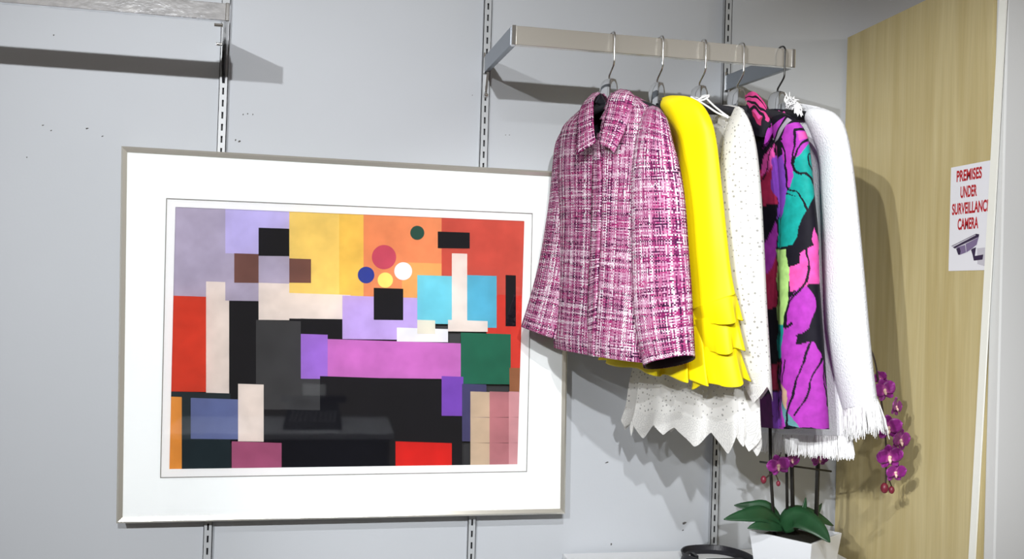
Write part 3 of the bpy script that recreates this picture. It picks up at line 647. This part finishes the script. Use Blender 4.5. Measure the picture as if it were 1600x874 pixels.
S4b = [(1070, 186, 1082, 182, 2.03, 2.0, .01), (1055, 206, 1084, 204, 2.045, 2.0, .022), (1040, 320, 1076, 320, 2.05, 2.0, .026), (1022, 440, 1062, 440, 2.055, 2.01, .026), (1005, 560, 1048, 560, 2.06, 2.01, .028)]
Gs, _ = loft(S4b, 50, 50, None, .9); cloth('sleeve', Gs, M_eyelet, g, vflip=True, solid=0)
tie = MB()
for pts in ([(1080, 152, 1.83), (1090, 157, 1.826), (1100, 156, 1.826), (1108, 150, 1.83), (1102, 149, 1.85), (1090, 153, 1.86), (1080, 152, 1.83)], [(1092, 158, 1.826), (1105, 166, 1.80), (1120, 176, 1.77), (1138, 184, 1.735)], [(1104, 154, 1.826), (1114, 164, 1.80), (1126, 174, 1.765), (1137, 182, 1.737)], [(1086, 160, 1.83), (1096, 153, 1.824), (1108, 149, 1.828)]):
    tie.tube(spline(P3(pts), 24), .0022, 6)
tie.build('tie', M_tie, g, smooth=True)['label'] = 'white ties knotted round the hanger neck'

# ------------------------------------------------------------------ brush print jacket
g = gthing('print_jacket', 3, 'jacket with a bold brush print of magenta, teal and black, fourth on the rail', 'jacket')
def c5(pts): return [(1160+x/3.3625, 180+y/3.3625) for x, y in pts]
def c6(pts): return [(1160+x/3.3625, 420+y/3.3625) for x, y in pts]
MG, PK, TE, PU, CR, BLK, GR_, LI = (.34, .035, .36), (.62, .075, .33), (.006, .27, .24), (.20, .05, .42), (.36, .02, .07), (.006, .005, .010), (.28, .26, .30), (.36, .58, .18)
POLY = [(CR, c5([(90, 320), (165, 240), (195, 480), (125, 490)])), (PK, c5([(120, 250), (175, 160), (190, 250), (110, 340)])), (PU, c5([(165, 240), (215, 220), (235, 330), (240, 400), (215, 520), (195, 560), (195, 450), (165, 400)])), (MG, c5([(115, 850), (130, 680), (190, 560), (192, 740), (140, 874)])), (CR, c5([(130, 874), (190, 740), (192, 874)])),
        (MG, c5([(200, 150), (235, 70), (300, 40), (350, 110), (345, 170), (300, 222), (265, 250), (265, 330), (255, 390), (240, 400), (228, 300), (212, 220)])), (MG, c5([(120, 200), (160, 60), (225, 20), (155, 150)])), (PK, c5([(292, 100), (340, 92), (347, 130), (296, 145)])), (GR_, c5([(155, 150), (230, 28), (258, 40), (182, 145)])),
        (TE, c5([(265, 250), (300, 222), (345, 160), (365, 200), (375, 340), (390, 410), (350, 505), (330, 520), (300, 440), (235, 420), (255, 390), (265, 330)])), (TE, c5([(235, 428), (300, 440), (330, 520), (300, 590), (285, 640), (265, 690), (196, 700), (198, 600), (215, 500)])),
        (PK, c5([(230, 830), (300, 730), (375, 690), (405, 740), (410, 880), (230, 880)])), (PK, c5([(355, 650), (378, 596), (405, 690), (400, 740)])), (LI, c5([(193, 710), (232, 710), (250, 880), (193, 880)])),
        (LI, c6([(193, -5), (245, -5), (248, 100), (235, 200), (215, 300), (196, 320)])), (TE, c6([(196, 290), (216, 300), (214, 460), (196, 470)])), (PK, c6([(245, -5), (410, -5), (405, 75), (340, 95), (300, 110), (255, 120)])),
        (MG, c6([(245, 160), (300, 100), (345, 98), (388, 160), (385, 220), (350, 310), (300, 345), (250, 345), (228, 330)])), (MG, c6([(215, 310), (250, 330), (340, 385), (380, 385), (415, 440), (435, 560), (452, 720), (460, 860), (205, 860), (205, 620), (205, 470)])),
        (CR, c6([(130, 30), (192, -5), (192, 200), (145, 210)])), (CR, c6([(165, 500), (196, 490), (196, 640), (168, 620)])), ((.075, .008, .08), c6([(40, 690), (170, 640), (170, 850), (40, 850)])), (PU, c6([(170, 640), (200, 640), (204, 850), (170, 850)])), ((.45, .30, .20), c6([(205, 600), (232, 640), (238, 740), (210, 730)])), ((.10, .25, .27), c6([(205, 690), (240, 750), (300, 830), (225, 830)]))]
BLOB = [c5([(392, 405), (420, 520), (420, 640), (395, 640), (378, 596), (360, 660), (375, 690), (300, 720), (262, 690), (290, 640), (300, 600), (335, 515)]), c6([(350, 88), (440, 70), (440, 300), (440, 440), (380, 385), (285, 390), (290, 330), (335, 345), (388, 230), (382, 160)]), c5([(280, 720), (310, 730), (300, 780), (245, 800), (240, 770)])]
LINE = [(3.0, c5([(195, 150), (228, 225), (228, 300), (242, 400), (295, 415), (342, 520)])), (3.4, c5([(278, 95), (270, 290), (340, 325), (385, 385)])), (3.6, c5([(280, 90), (338, 84), (352, 130), (300, 170), (272, 260)])), (2.6, c5([(365, 205), (348, 220), (352, 265), (370, 300)])), (2.2, c5([(195, 706), (285, 702)])), (2.0, c5([(155, 150), (235, 25)])), (2.6, c5([(160, 150), (205, 140)])), (3.0, c5([(335, 700), (350, 790), (340, 880)])), (3.6, c6([(345, -5), (332, 80), (250, 170), (230, 300), (262, 288)])), (3.4, c6([(362, 385), (300, 540), (245, 730), (230, 840)])), (3.0, c6([(418, 465), (370, 560), (340, 660), (275, 765)])), (2.2, c6([(425, 470), (432, 600), (450, 720)])), (1.6, c6([(222, 480), (212, 600)])), (3.0, c5([(190, 480), (130, 500), (125, 700)])), (2.2, c5([(170, 160), (130, 330), (100, 360)])), (3.2, c5([(100, 470), (190, 560)])), (1.5, c6([(200, 835), (455, 842)])), (4, c6([(245, 832), (380, 848)]))]
def inpoly(X, Y, poly):
    r = np.zeros(X.shape, bool); n = len(poly); j = n-1
    for i in range(n):
        xi, yi = poly[i]; xj, yj = poly[j]
        r ^= ((yi > Y) != (yj > Y)) & (X < (xj-xi)*(Y-yi)/((yj-yi) or 1e-9)+xi); j = i
    return r
def paint(X, Y, seed=0, base=BLK, polys=POLY, blobs=BLOB, lines=LINE):
    wx = X+1.0*np.sin(Y*.13+seed)+.35*np.sin(Y*.41+X*.2); wy = Y+1.0*np.sin(X*.17+seed)+.3*np.sin(X*.5+Y*.21)
    C = np.zeros(X.shape+(4,)); C[...] = (*base, 1)
    for c, p in polys: C[inpoly(wx, wy, p)] = (*c, 1)
    for p in blobs: C[inpoly(wx, wy, p)] = (*BLK, 1)
    for w, pts in lines:
        P = spline(pts, 8*len(pts)); d = np.full(X.shape, 1e9)
        for a, b in zip(P[:-1], P[1:]):
            ab = b-a; l2 = ab@ab+1e-9; t = np.clip(((wx-a[0])*ab[0]+(wy-a[1])*ab[1])/l2, 0, 1); d = np.minimum(d, np.hypot(wx-a[0]-t*ab[0], wy-a[1]-t*ab[1]))
        C[d < w*.5*(1+.25*np.sin(wy*.11+w))] = (*BLK, 1)
    return C
def painted(o, C):
    a = o.data.color_attributes.new('print', 'FLOAT_COLOR', 'POINT'); a.data.foreach_set('color', C.reshape(-1))
B4 = [(1140, 166, 1196, 172, 1.92, 1.78, .02), (1124, 176, 1222, 180, 1.98, 1.74, .03), (1114, 192, 1240, 192, 2.02, 1.71, .036), (1108, 220, 1244, 220, 2.03, 1.70, .038), (1112, 320, 1246, 320, 2.03, 1.70, .038), (1130, 450, 1246, 450, 2.03, 1.70, .04), (1150, 560, 1246, 560, 2.03, 1.69, .042), (1165, 662, 1246, 668, 2.03, 1.69, .046)]
Gb, Xb = loft(B4, 260, 260, None, .85); o = cloth('body', Gb, M_print, g, solid=0); painted(o, paint(Xb[:, :, 0], Xb[:, :, 1], 1.0))
S5 = [(1206, 184, 1224, 179, 1.73, 1.70, .01), (1206, 194, 1242, 186, 1.735, 1.68, .028), (1208, 212, 1257, 203, 1.735, 1.665, .036), (1213, 236, 1265, 228, 1.73, 1.655, .038), (1218, 300, 1272, 296, 1.725, 1.65, .038), (1219, 370, 1279, 366, 1.715, 1.645, .037), (1218, 440, 1281, 440, 1.71, 1.64, .036), (1218, 540, 1288, 540, 1.705, 1.635, .036), (1218, 620, 1293, 620, 1.70, 1.63, .036), (1219, 667, 1296, 671, 1.695, 1.63, .036, .004)]
Gs, Xs = loft(S5, 420, 220, None, .9); o = cloth('sleeve', Gs, M_print, g, solid=0); painted(o, paint(Xs[:, :, 0], Xs[:, :, 1], 0.0))
S5b = [(1120, 188, 1132, 184, 2.04, 2.01, .01), (1106, 210, 1136, 206, 2.05, 2.01, .024), (1108, 320, 1140, 320, 2.055, 2.01, .028), (1122, 440, 1154, 440, 2.055, 2.01, .028), (1140, 560, 1172, 560, 2.055, 2.01, .028)]
Gs, Xs = loft(S5b, 120, 80, None, .9); o = cloth('sleeve', Gs, M_print, g, solid=0); painted(o, paint(Xs[:, :, 0]+60, Xs[:, :, 1]+40, 2.0))
# standing collar
ca = P3([(1164, 152, 1.85), (1172, 143, 1.825), (1183, 146, 1.80), (1192, 157, 1.785), (1200, 168, 1.775)]); cb = P3([(1162, 172, 1.84), (1168, 192, 1.81), (1176, 208, 1.785), (1188, 214, 1.77), (1200, 214, 1.765)])
Gc = between(ca, cb, 90, 110, .012); o = grid_cloth('collar', Gc, M_print, g, 0)
uu, vv = np.meshgrid(np.linspace(0, 1, 110), np.linspace(0, 1, 90))
cpol = [((.52, .05, .20), [(0, 0), (1, 0), (.9, .55), (.3, .62), (0, .6)]), ((.30, .02, .08), [(.3, .45), (.75, .4), (.7, .75), (.35, .7)]), ((.55, .06, .25), [(.32, .5), (.7, .42), (.6, .62), (.35, .6)])]
clin = [(.05, [(0, .10), (.3, .18), (.6, .10), (.9, .2)]), (.07, [(0, .42), (.3, .36), (.6, .34), (.95, .28)]), (.08, [(.25, .75), (.3, .5), (.5, .45), (.72, .5), (.7, .8)]), (.07, [(.95, 0), (.97, .5), (.92, 1)])]
def paint01(U, V):
    C = np.zeros(U.shape+(4,)); C[...] = (*BLK, 1)
    a = U+.02*np.sin(V*23); b = V+.02*np.sin(U*19)
    for c, p in cpol: C[inpoly(a, b, p)] = (*c, 1)
    for w, pts in clin:
        P = spline(pts, 40); d = np.min([np.hypot(a-q_[0], b-q_[1]) for q_ in P], 0); C[d < w*.6] = (*BLK, 1)
    return C
painted(o, paint01(uu, vv))
ca2 = P3([(1199, 171, 1.79), (1210, 170, 1.775), (1221, 171, 1.76), (1228, 174, 1.75)]); cb2 = P3([(1192, 226, 1.755), (1199, 222, 1.745), (1208, 206, 1.735), (1216, 190, 1.73)])
Gc = between(ca2, cb2, 60, 60, .006); o = grid_cloth('lapel', Gc, M_print, g, 0)
uu, vv = np.meshgrid(np.linspace(0, 1, 60), np.linspace(0, 1, 60)); C = np.zeros((60, 60, 4)); C[...] = (.48, .06, .25, 1)
C[(vv > .55)] = (*MG, 1); C[(np.abs(uu-.1-.1*np.sin(vv*6)) < .05) | (vv < .12+.06*np.sin(uu*20)) | (np.hypot(uu-.3, vv-.3) < .08) | (np.hypot(uu-.22, vv-.5) < .07)] = (*BLK, 1); painted(o, C)

# ------------------------------------------------------------------ white fringed jacket
g = gthing('fringed_jacket', 4, 'white textured jacket with frayed fringe at hem, cuff and collar, last on the rail', 'jacket')
B5 = [(1222, 162, 1262, 166, 1.90, 1.79, .02), (1205, 172, 1288, 172, 1.97, 1.73, .03), (1192, 190, 1302, 188, 2.01, 1.71, .038), (1186, 220, 1306, 220, 2.03, 1.70, .040), (1184, 340, 1310, 340, 2.03, 1.70, .040), (1180, 480, 1318, 480, 2.03, 1.69, .042), (1176, 600, 1326, 600, 2.035, 1.685, .046), (1173, 672, 1331, 680, 2.04, 1.68, .05)]
Gb, Xb = loft(B5, 80, 110, fold_sl(5, 1.0, .012), .85); cloth('body', Gb, M_boucle, g)
S6 = [(1262, 172, 1286, 170, 1.74, 1.71, .012), (1258, 186, 1306, 180, 1.745, 1.68, .034), (1268, 210, 1320, 200, 1.735, 1.66, .042), (1280, 250, 1330, 244, 1.73, 1.65, .044), (1283, 310, 1338, 306, 1.725, 1.64, .044), (1287, 420, 1349, 416, 1.715, 1.63, .044), (1291, 510, 1357, 504, 1.705, 1.625, .042), (1302, 580, 1364, 572, 1.70, 1.62, .042), (1316, 642, 1371, 626, 1.695, 1.62, .042, .004)]
Gs, _ = loft(S6, 90, 80, fold_sl(2, 1, .02), .9); cloth('sleeve', Gs, M_boucle, g); GcW = Gs
S6b = [(1196, 190, 1208, 186, 2.04, 2.01, .01), (1182, 212, 1212, 208, 2.06, 2.01, .026), (1182, 330, 1214, 330, 2.065, 2.015, .03), (1182, 450, 1214, 450, 2.065, 2.015, .03), (1182, 580, 1214, 580, 2.065, 2.015, .03)]
Gs, _ = loft(S6b, 40, 40, None, .9); cloth('sleeve', Gs, M_boucle, g)
def fringe(name, roots, dirs, length, rad, nseg=4, jit=.25, sag=.3, label=None):
    m = MB()
    for p, d in zip(roots, dirs):
        d = d/np.linalg.norm(d); l = length*(1+jit*rng.normal()*.6); q = p.copy(); pts = [q]
        side = rng.normal(size=3)*jit*.35
        for k in range(nseg):
            dd = d+side*(k+1)/nseg*1.2+rng.normal(size=3)*.08+np.array([0, 0, -sag*(k+1)/nseg]); dd /= np.linalg.norm(dd); q = q+dd*l/nseg; pts.append(q)
        m.tube(pts, [rad, rad*1.05, rad, rad*.85, rad*.4][:nseg+1], 4, False)
    o = m.build(name, M_fringe, g, smooth=True); o['kind'] = 'stuff'
    if label: o['label'] = label
    return o
n = 1500; idx = rng.random(n)*Gb.shape[1]; last = Gb[-1]; cenb = last.mean(0)
roots = [last[int(i) % len(last)]*(1-i % 1)+last[(int(i)+1) % len(last)]*(i % 1)+np.array([0, 0, .002]) for i in idx]
fringe('hem_fringe', roots, [np.array([0, 0, -1.0])+(r-cenb)*np.array([.8, .8, 0]) for r in roots],       .042, .0013, jit=.14, sag=.4, label='frayed white fringe along the hem')
n = 460; last = GcW[-1]; cenc = last.mean(0); idx = rng.random(n)*len(last)
roots = [last[int(i) % len(last)]*(1-i % 1)+last[(int(i)+1) % len(last)]*(i % 1)+np.array([0, 0, .003]) for i in idx]
fringe('cuff_fringe', roots, [np.array([.10, 0, -1.0])+(r-cenc)*np.array([18.0, 6.0, 0])*max(0, (r-cenc)@np.array([1, -.2, 0])/.04) for r in roots], .058, .0015, jit=.2, sag=.2, label='frayed white fringe round the cuff')
roots = []; dirs = []
for k in range(170):
    t = rng.random(); p = onY(1228+22*t+rng.normal()*1.5, 164-6*math.sin(t*3)+rng.normal()*3+t*8, 1.80-.05*t); roots.append(p); dirs.append(np.array([.1+rng.normal()*.3, -.2+rng.normal()*.2, .9-1.9*t]))
fringe('collar_fringe', roots, dirs, .014, .0012, jit=.25, sag=.5, label='frayed white fringe at the collar')

# ------------------------------------------------------------------ white table, strap
TZ = CZ-.634
tb = thing('display_table', (.9, 1.95, 0), 'white laminate table against the back wall under the clothes', 'table')
MB().box((.574, 1.62, TZ-.03), (1.27, D-.017, TZ)).build('table_top', M_table, tb, bevel=.0015)
MB().box((.60, 1.66, 0), (.622, D-.02, TZ-.03)).build('side_panel', M_table, tb); MB().box((1.225, 1.66, 0), (1.247, D-.02, TZ-.03)).build('side_panel', M_table, tb)
MB().box((.622, D-.05, .1), (1.225, D-.032, TZ-.03)).build('back_panel', M_table, tb)
# open black strap lying on its edge in a long loop
st = thing('leather_strap', (.96, 2.10, TZ), 'black leather strap folded into a loop on the white table', 'strap')
cx, cy_ = onY(1121, 868, 2.09)[0], 2.085
lp = [(cx-.078, 2.115), (cx-.05, 2.16), (cx+.0, 2.170), (cx+.045, 2.155), (cx+.075, 2.10), (cx+.07, 2.03), (cx+.02, 1.99), (cx-.04, 2.01), (cx-.066, 2.07)]
L_ = closed_curve(lp, 10); nl = len(L_); vs = []; fs = []
cm_ = L_.mean(0)
for i in range(nl):
    o_ = (L_[i]-cm_); o_ /= np.linalg.norm(o_)
    for rr_, zz in ((.0, .0), (-.004, .011), (.0, .022), (.0035, .022), (-.0005, .011), (.0035, .0)):
        vs.append((L_[i][0]+o_[0]*rr_, L_[i][1]+o_[1]*rr_, TZ+zz+.0005))
for i in range(nl):
    k = (i+1) % nl; fs += [(i*6+j, i*6+(j+1) % 6, k*6+(j+1) % 6, k*6+j) for j in range(6)]
MB().add(vs, fs).build('band', M_strap, st, smooth=False)
MB().box((cx-.062, 2.075, TZ+.001), (cx-.054, 2.105, TZ+.024)).build('keeper_loop', M_strap, st)
MB().box((cx-.03, 2.07, TZ+.0015), (cx+.06, 2.085, TZ+.014)).build('strap_end', M_strap, st)

# ------------------------------------------------------------------ orchid
pc = [onY(1268, 851, 1.80), onY(1170, 836, 1.92)]
zr = pc[0][2]
u1 = pc[1]-pc[0]; u1[2] = 0; wl = .125; u1 /= np.linalg.norm(u1); u2 = np.array([-u1[1], u1[0], 0])
if u2[1] < 0: u2 = -u2
near = pc[0].copy(); wl = np.linalg.norm((pc[1]-pc[0])[:2])
pcen = near+u1*wl/2+u2*wl/2; pcen[2] = TZ
orch = thing('potted_orchid', tuple(pcen), 'potted purple orchid in a square white pot on the table, beside the maple partition', 'plant')
def sq(c, h, z): return [np.array([*(c[:2]+u1[:2]*h*a+u2[:2]*h*b), z]) for a, b in ((-1, -1), (1, -1), (1, 1), (-1, 1))]
o0, o1, i1, i0 = sq(pcen, wl*.40, TZ+.001), sq(pcen, wl/2, zr), sq(pcen, wl/2-.006, zr), sq(pcen, wl/2-.012, zr-.025)
v = o0+o1+i1+i0; f = [(3, 2, 1, 0)]
for b in (0, 4, 8): f += [(b+k, b+(k+1) % 4, b+4+(k+1) % 4, b+4+k) for k in range(4)]
f.append((12, 13, 14, 15)); obj('pot', v, f, M_pot, orch, bevel=.002)
MB().add(sq(pcen, wl/2-.010, zr-.012)+[pcen*np.array([1, 1, 0])+np.array([0, 0, zr+.004])], [(0, 1, 4), (1, 2, 4), (2, 3, 4), (3, 0, 4)]).build('moss', M_soil, orch, smooth=False)
ctr = pcen.copy(); ctr[2] = zr
def leaf(path, width, sagn=0.15, up=(0, 0, 1)):
    P = spline(path, 18); v, f = [], []
    for i, p in enumerate(P):
        t = i/17; w = width*max(.03, math.sin(math.pi*min(1, t**.85*.90+.10)))**.9
        d = P[min(i+1, 17)]-P[max(i-1, 0)]; d /= np.linalg.norm(d); s = np.cross(d, up); s /= np.linalg.norm(s); nrm = np.cross(s, d)
        for k in (-1, -.5, 0, .5, 1): v.append(p+s*w*k+nrm*abs(k)*w*.12)
    for i in range(17): f += [(i*5+k, (i+1)*5+k, (i+1)*5+k+1, i*5+k+1) for k in range(4)]
    return obj('leaf', v, f, M_leaf, orch, True, solid=.0022)
c0 = onY(1222, 826, 1.88)
leaf([c0, onY(1195, 805, 1.87), onY(1165, 806, 1.86), onY(1131, 812, 1.86)], .019, up=(.1, -.75, .6))
leaf([c0, onY(1200, 796, 1.92), onY(1175, 792, 1.93), onY(1147, 790, 1.94)], .016, up=(.1, -.8, .4))
leaf([c0, onY(1245, 810, 1.84), onY(1275, 825, 1.80), onY(1297, 848, 1.77)], .026, up=(-.2, -.85, .6))
leaf([c0, onY(1240, 806, 1.90), onY(1270, 806, 1.92), onY(1302, 822, 1.93)], .022, up=(0, -.7, .7))
leaf([c0, onY(1245, 820, 1.90), onY(1255, 800, 1.91), onY(1259, 778, 1.915)], .010, up=(0, -1, .1))
leaf([c0, onY(1262, 812, 1.92), onY(1276, 800, 1.93), onY(1284, 787, 1.94)], .009, up=(0, -1, .1))
leaf([c0, onY(1205, 822, 1.86), onY(1185, 822, 1.85), onY(1168, 826, 1.85)], .013, up=(0, -.8, .6))
for (a, b, r) in (((1204, 735), (1211, 822), .0036), ((1229, 722), (1231, 822), .0032), ((1237, 716), (1240, 822), .0045), ((1278, 722), (1275, 822), .0048)):
    Y = 1.90; p0 = onY(b[0], b[1], Y); p0[2] = zr-.01
    MB().tube([p0, onY(*a, Y), onY(a[0]-1, a[1]-90, Y)], r, 8).build('stake', M_stem, orch, smooth=True)
MB().tube([onY(1187, 722, 1.895), onY(1240, 729, 1.895), onY(1299, 737, 1.895)], .0022, 8).build('cross_stick', M_stem, orch, smooth=True)
arch = [onY(1237, 640, 1.90), onY(1280, 560, 1.88), onY(1330, 520, 1.84), onY(1362, 550, 1.80), onY(1376, 620, 1.79), onY(1384, 690, 1.785), onY(1384, 758, 1.785)]
MB().tube(spline(arch, 50), .0019, 7).build('flower_stem', M_gstem, orch, smooth=True)
arch2 = [onY(1228, 650, 1.90), onY(1222, 700, 1.885), onY(1208, 735, 1.875), onY(1196, 748, 1.87)]
MB().tube(spline(arch2, 30), .0016, 7).build('flower_stem', M_gstem, orch, smooth=True)
def petal_geo(L, Wd, cup, seed):
    v, f, uv = [], [], []; nr, nc = 8, 7
    for i in range(nr):
        t = i/(nr-1); w = Wd*(math.sin(math.pi*(t*.80+.12))**.75)*(1 if i < nr-1 else .35)
        for j in range(nc):
            s = (j/(nc-1)-.5)*2; v.append((s*w, t*L, cup*(t*t*.6)*L+cup*.5*abs(s)**2*w+.0012*math.sin(5*s+seed+6*t)))
    for i in range(nr-1):
        for j in range(nc-1):
            f.append((i*nc+j, i*nc+j+1, (i+1)*nc+j+1, (i+1)*nc+j)); uv += [(j/(nc-1), i/(nr-1)), ((j+1)/(nc-1), i/(nr-1)), ((j+1)/(nc-1), (i+1)/(nr-1)), (j/(nc-1), (i+1)/(nr-1))]
    return v, f, uv
def flower(px, py, Y, size, facing, roll):
    c = onY(px, py, Y); fz = np.array(facing, float); fz /= np.linalg.norm(fz)
    x_ = np.cross((0, 0, 1), fz); x_ /= np.linalg.norm(x_); y_ = np.cross(fz, x_)
    col = MB(); col.ball(c+fz*size*.12, size*.16, 8, 6); col.tube([c+fz*size*.05-y_*size*.1, c+fz*size*.30-y_*size*.22, c+fz*size*.34-y_*size*.40], [size*.14, size*.12, size*.05], 7)
    fl = col.build('flower', M_lip, orch, smooth=True)
    for k, (ang, L, Wd, cup) in enumerate([(0, .95, .34, .1), (72, 1.0, .56, .12), (-72, 1.0, .56, .12), (142, .92, .32, .1), (-142, .92, .32, .1)]):
        v, f, uv = petal_geo(L*size, Wd*size, cup, px+k); a = math.radians(ang)+roll; ca_, sa_ = math.cos(a), math.sin(a)
        lift = .004 if abs(ang) == 72 else 0
        vv = [c+x_*(p[0]*ca_-p[1]*sa_)+y_*(p[0]*sa_+p[1]*ca_)+fz*(p[2]+lift) for p in v]
        obj('petal', vv, f, M_petal, fl, True, uv=uv, solid=.0008)
    return fl
fl_specs = [(1376, 590, 1.80, .016, (-.6, -.6, -.1), .5), (1381, 610, 1.785, .026, (-.1, -1, .1), .3), (1398, 636, 1.785, .022, (.5, -.8, 0), -.2), (1387, 668, 1.77, .030, (-.25, -1, -.25), .15), (1405, 688, 1.775, .027, (.3, -1, -.1), -.1),
            (1389, 714, 1.765, .029, (-.2, -1, -.2), .2), (1398, 738, 1.77, .024, (0, -1, -.2), 0.0), (1216, 727, 1.86, .026, (-.3, -1, -.2), .3), (1280, 716, 1.87, .022, (0, -1, -.3), .1), (1236, 718, 1.87, .02, (.3, -1, -.1), -.4)]
for s in fl_specs: flower(*s)
for (x, y, Y, r) in ((1382, 763, 1.785, .0098), (1393, 766, 1.785, .0072), (1193, 750, 1.87, .0075), (1216, 756, 1.875, .0055)):
    MB().ball(onY(x, y, Y), r, 12, 9, (.85, .85, 1.15)).build('bud', M_bud, orch, smooth=True)
MB().tube([onY(1384, 740, 1.785), onY(1390, 752, 1.785), onY(1393, 760, 1.785)], .0014, 6).build('flower_stem', M_gstem, orch, smooth=True)
MB().tube([onY(1208, 735, 1.875), onY(1214, 746, 1.875), onY(1216, 752, 1.875)], .0013, 6).build('flower_stem', M_gstem, orch, smooth=True)

# ------------------------------------------------------------------ desk and typewriter across the shop (they show in the picture glass)
dk = thing('desk', (-.22, -.75, 0), 'grey topped dark desk across the shop, dimly mirrored in the picture glass', 'desk')
DT = CZ-.74
MB().box((-.78, -1.05, DT-.03), (.34, -.45, DT)).build('desk_top', mat('desk_grey', (.58, .60, .64), .5), dk, bevel=.003)
M_desk = mat('desk_dark', (.02, .02, .024), .5)
MB().box((-.72, -.475, 0), (.28, -.455, DT-.03)).build('front_panel', M_desk, dk)
for x in (-.76, .28): MB().box((x, -1.02, 0), (x+.04, -.5, DT-.03)).build('side_panel', M_desk, dk)
tw = thing('typewriter', (-.07, -.70, DT), 'black typewriter with a sheet of paper on the desk, dimly mirrored in the picture glass', 'typewriter')
def X_(x): return -.07+x
MB().hexa([(X_(-.15), -.86, DT), (X_(.15), -.86, DT), (X_(.15), -.56, DT), (X_(-.15), -.56, DT), (X_(-.13), -.85, DT+.11), (X_(.13), -.85, DT+.11), (X_(.14), -.58, DT+.035), (X_(-.14), -.58, DT+.035)]).build('housing', M_black, tw, bevel=.006)
MB().tube([(X_(-.17), -.80, DT+.13), (X_(.17), -.80, DT+.13)], .02, 14).build('platen', M_black, tw, smooth=True)
MB().box((X_(-.06), -.80, DT+.14), (X_(.06), -.798, DT+.21)).build('paper', M_mat, tw)
M_key = mat('key_grey', (.30, .30, .32), .4)
for r_ in range(4):
    for c_ in range(10):
        x = X_(-.112+c_*.0245+r_*.003); y = -.60-r_*.035; z = DT+.042+r_*.0105
        MB().box((x-.008, y-.008, z-.004), (x+.008, y+.008, z+.006)).build('key', M_key, tw)
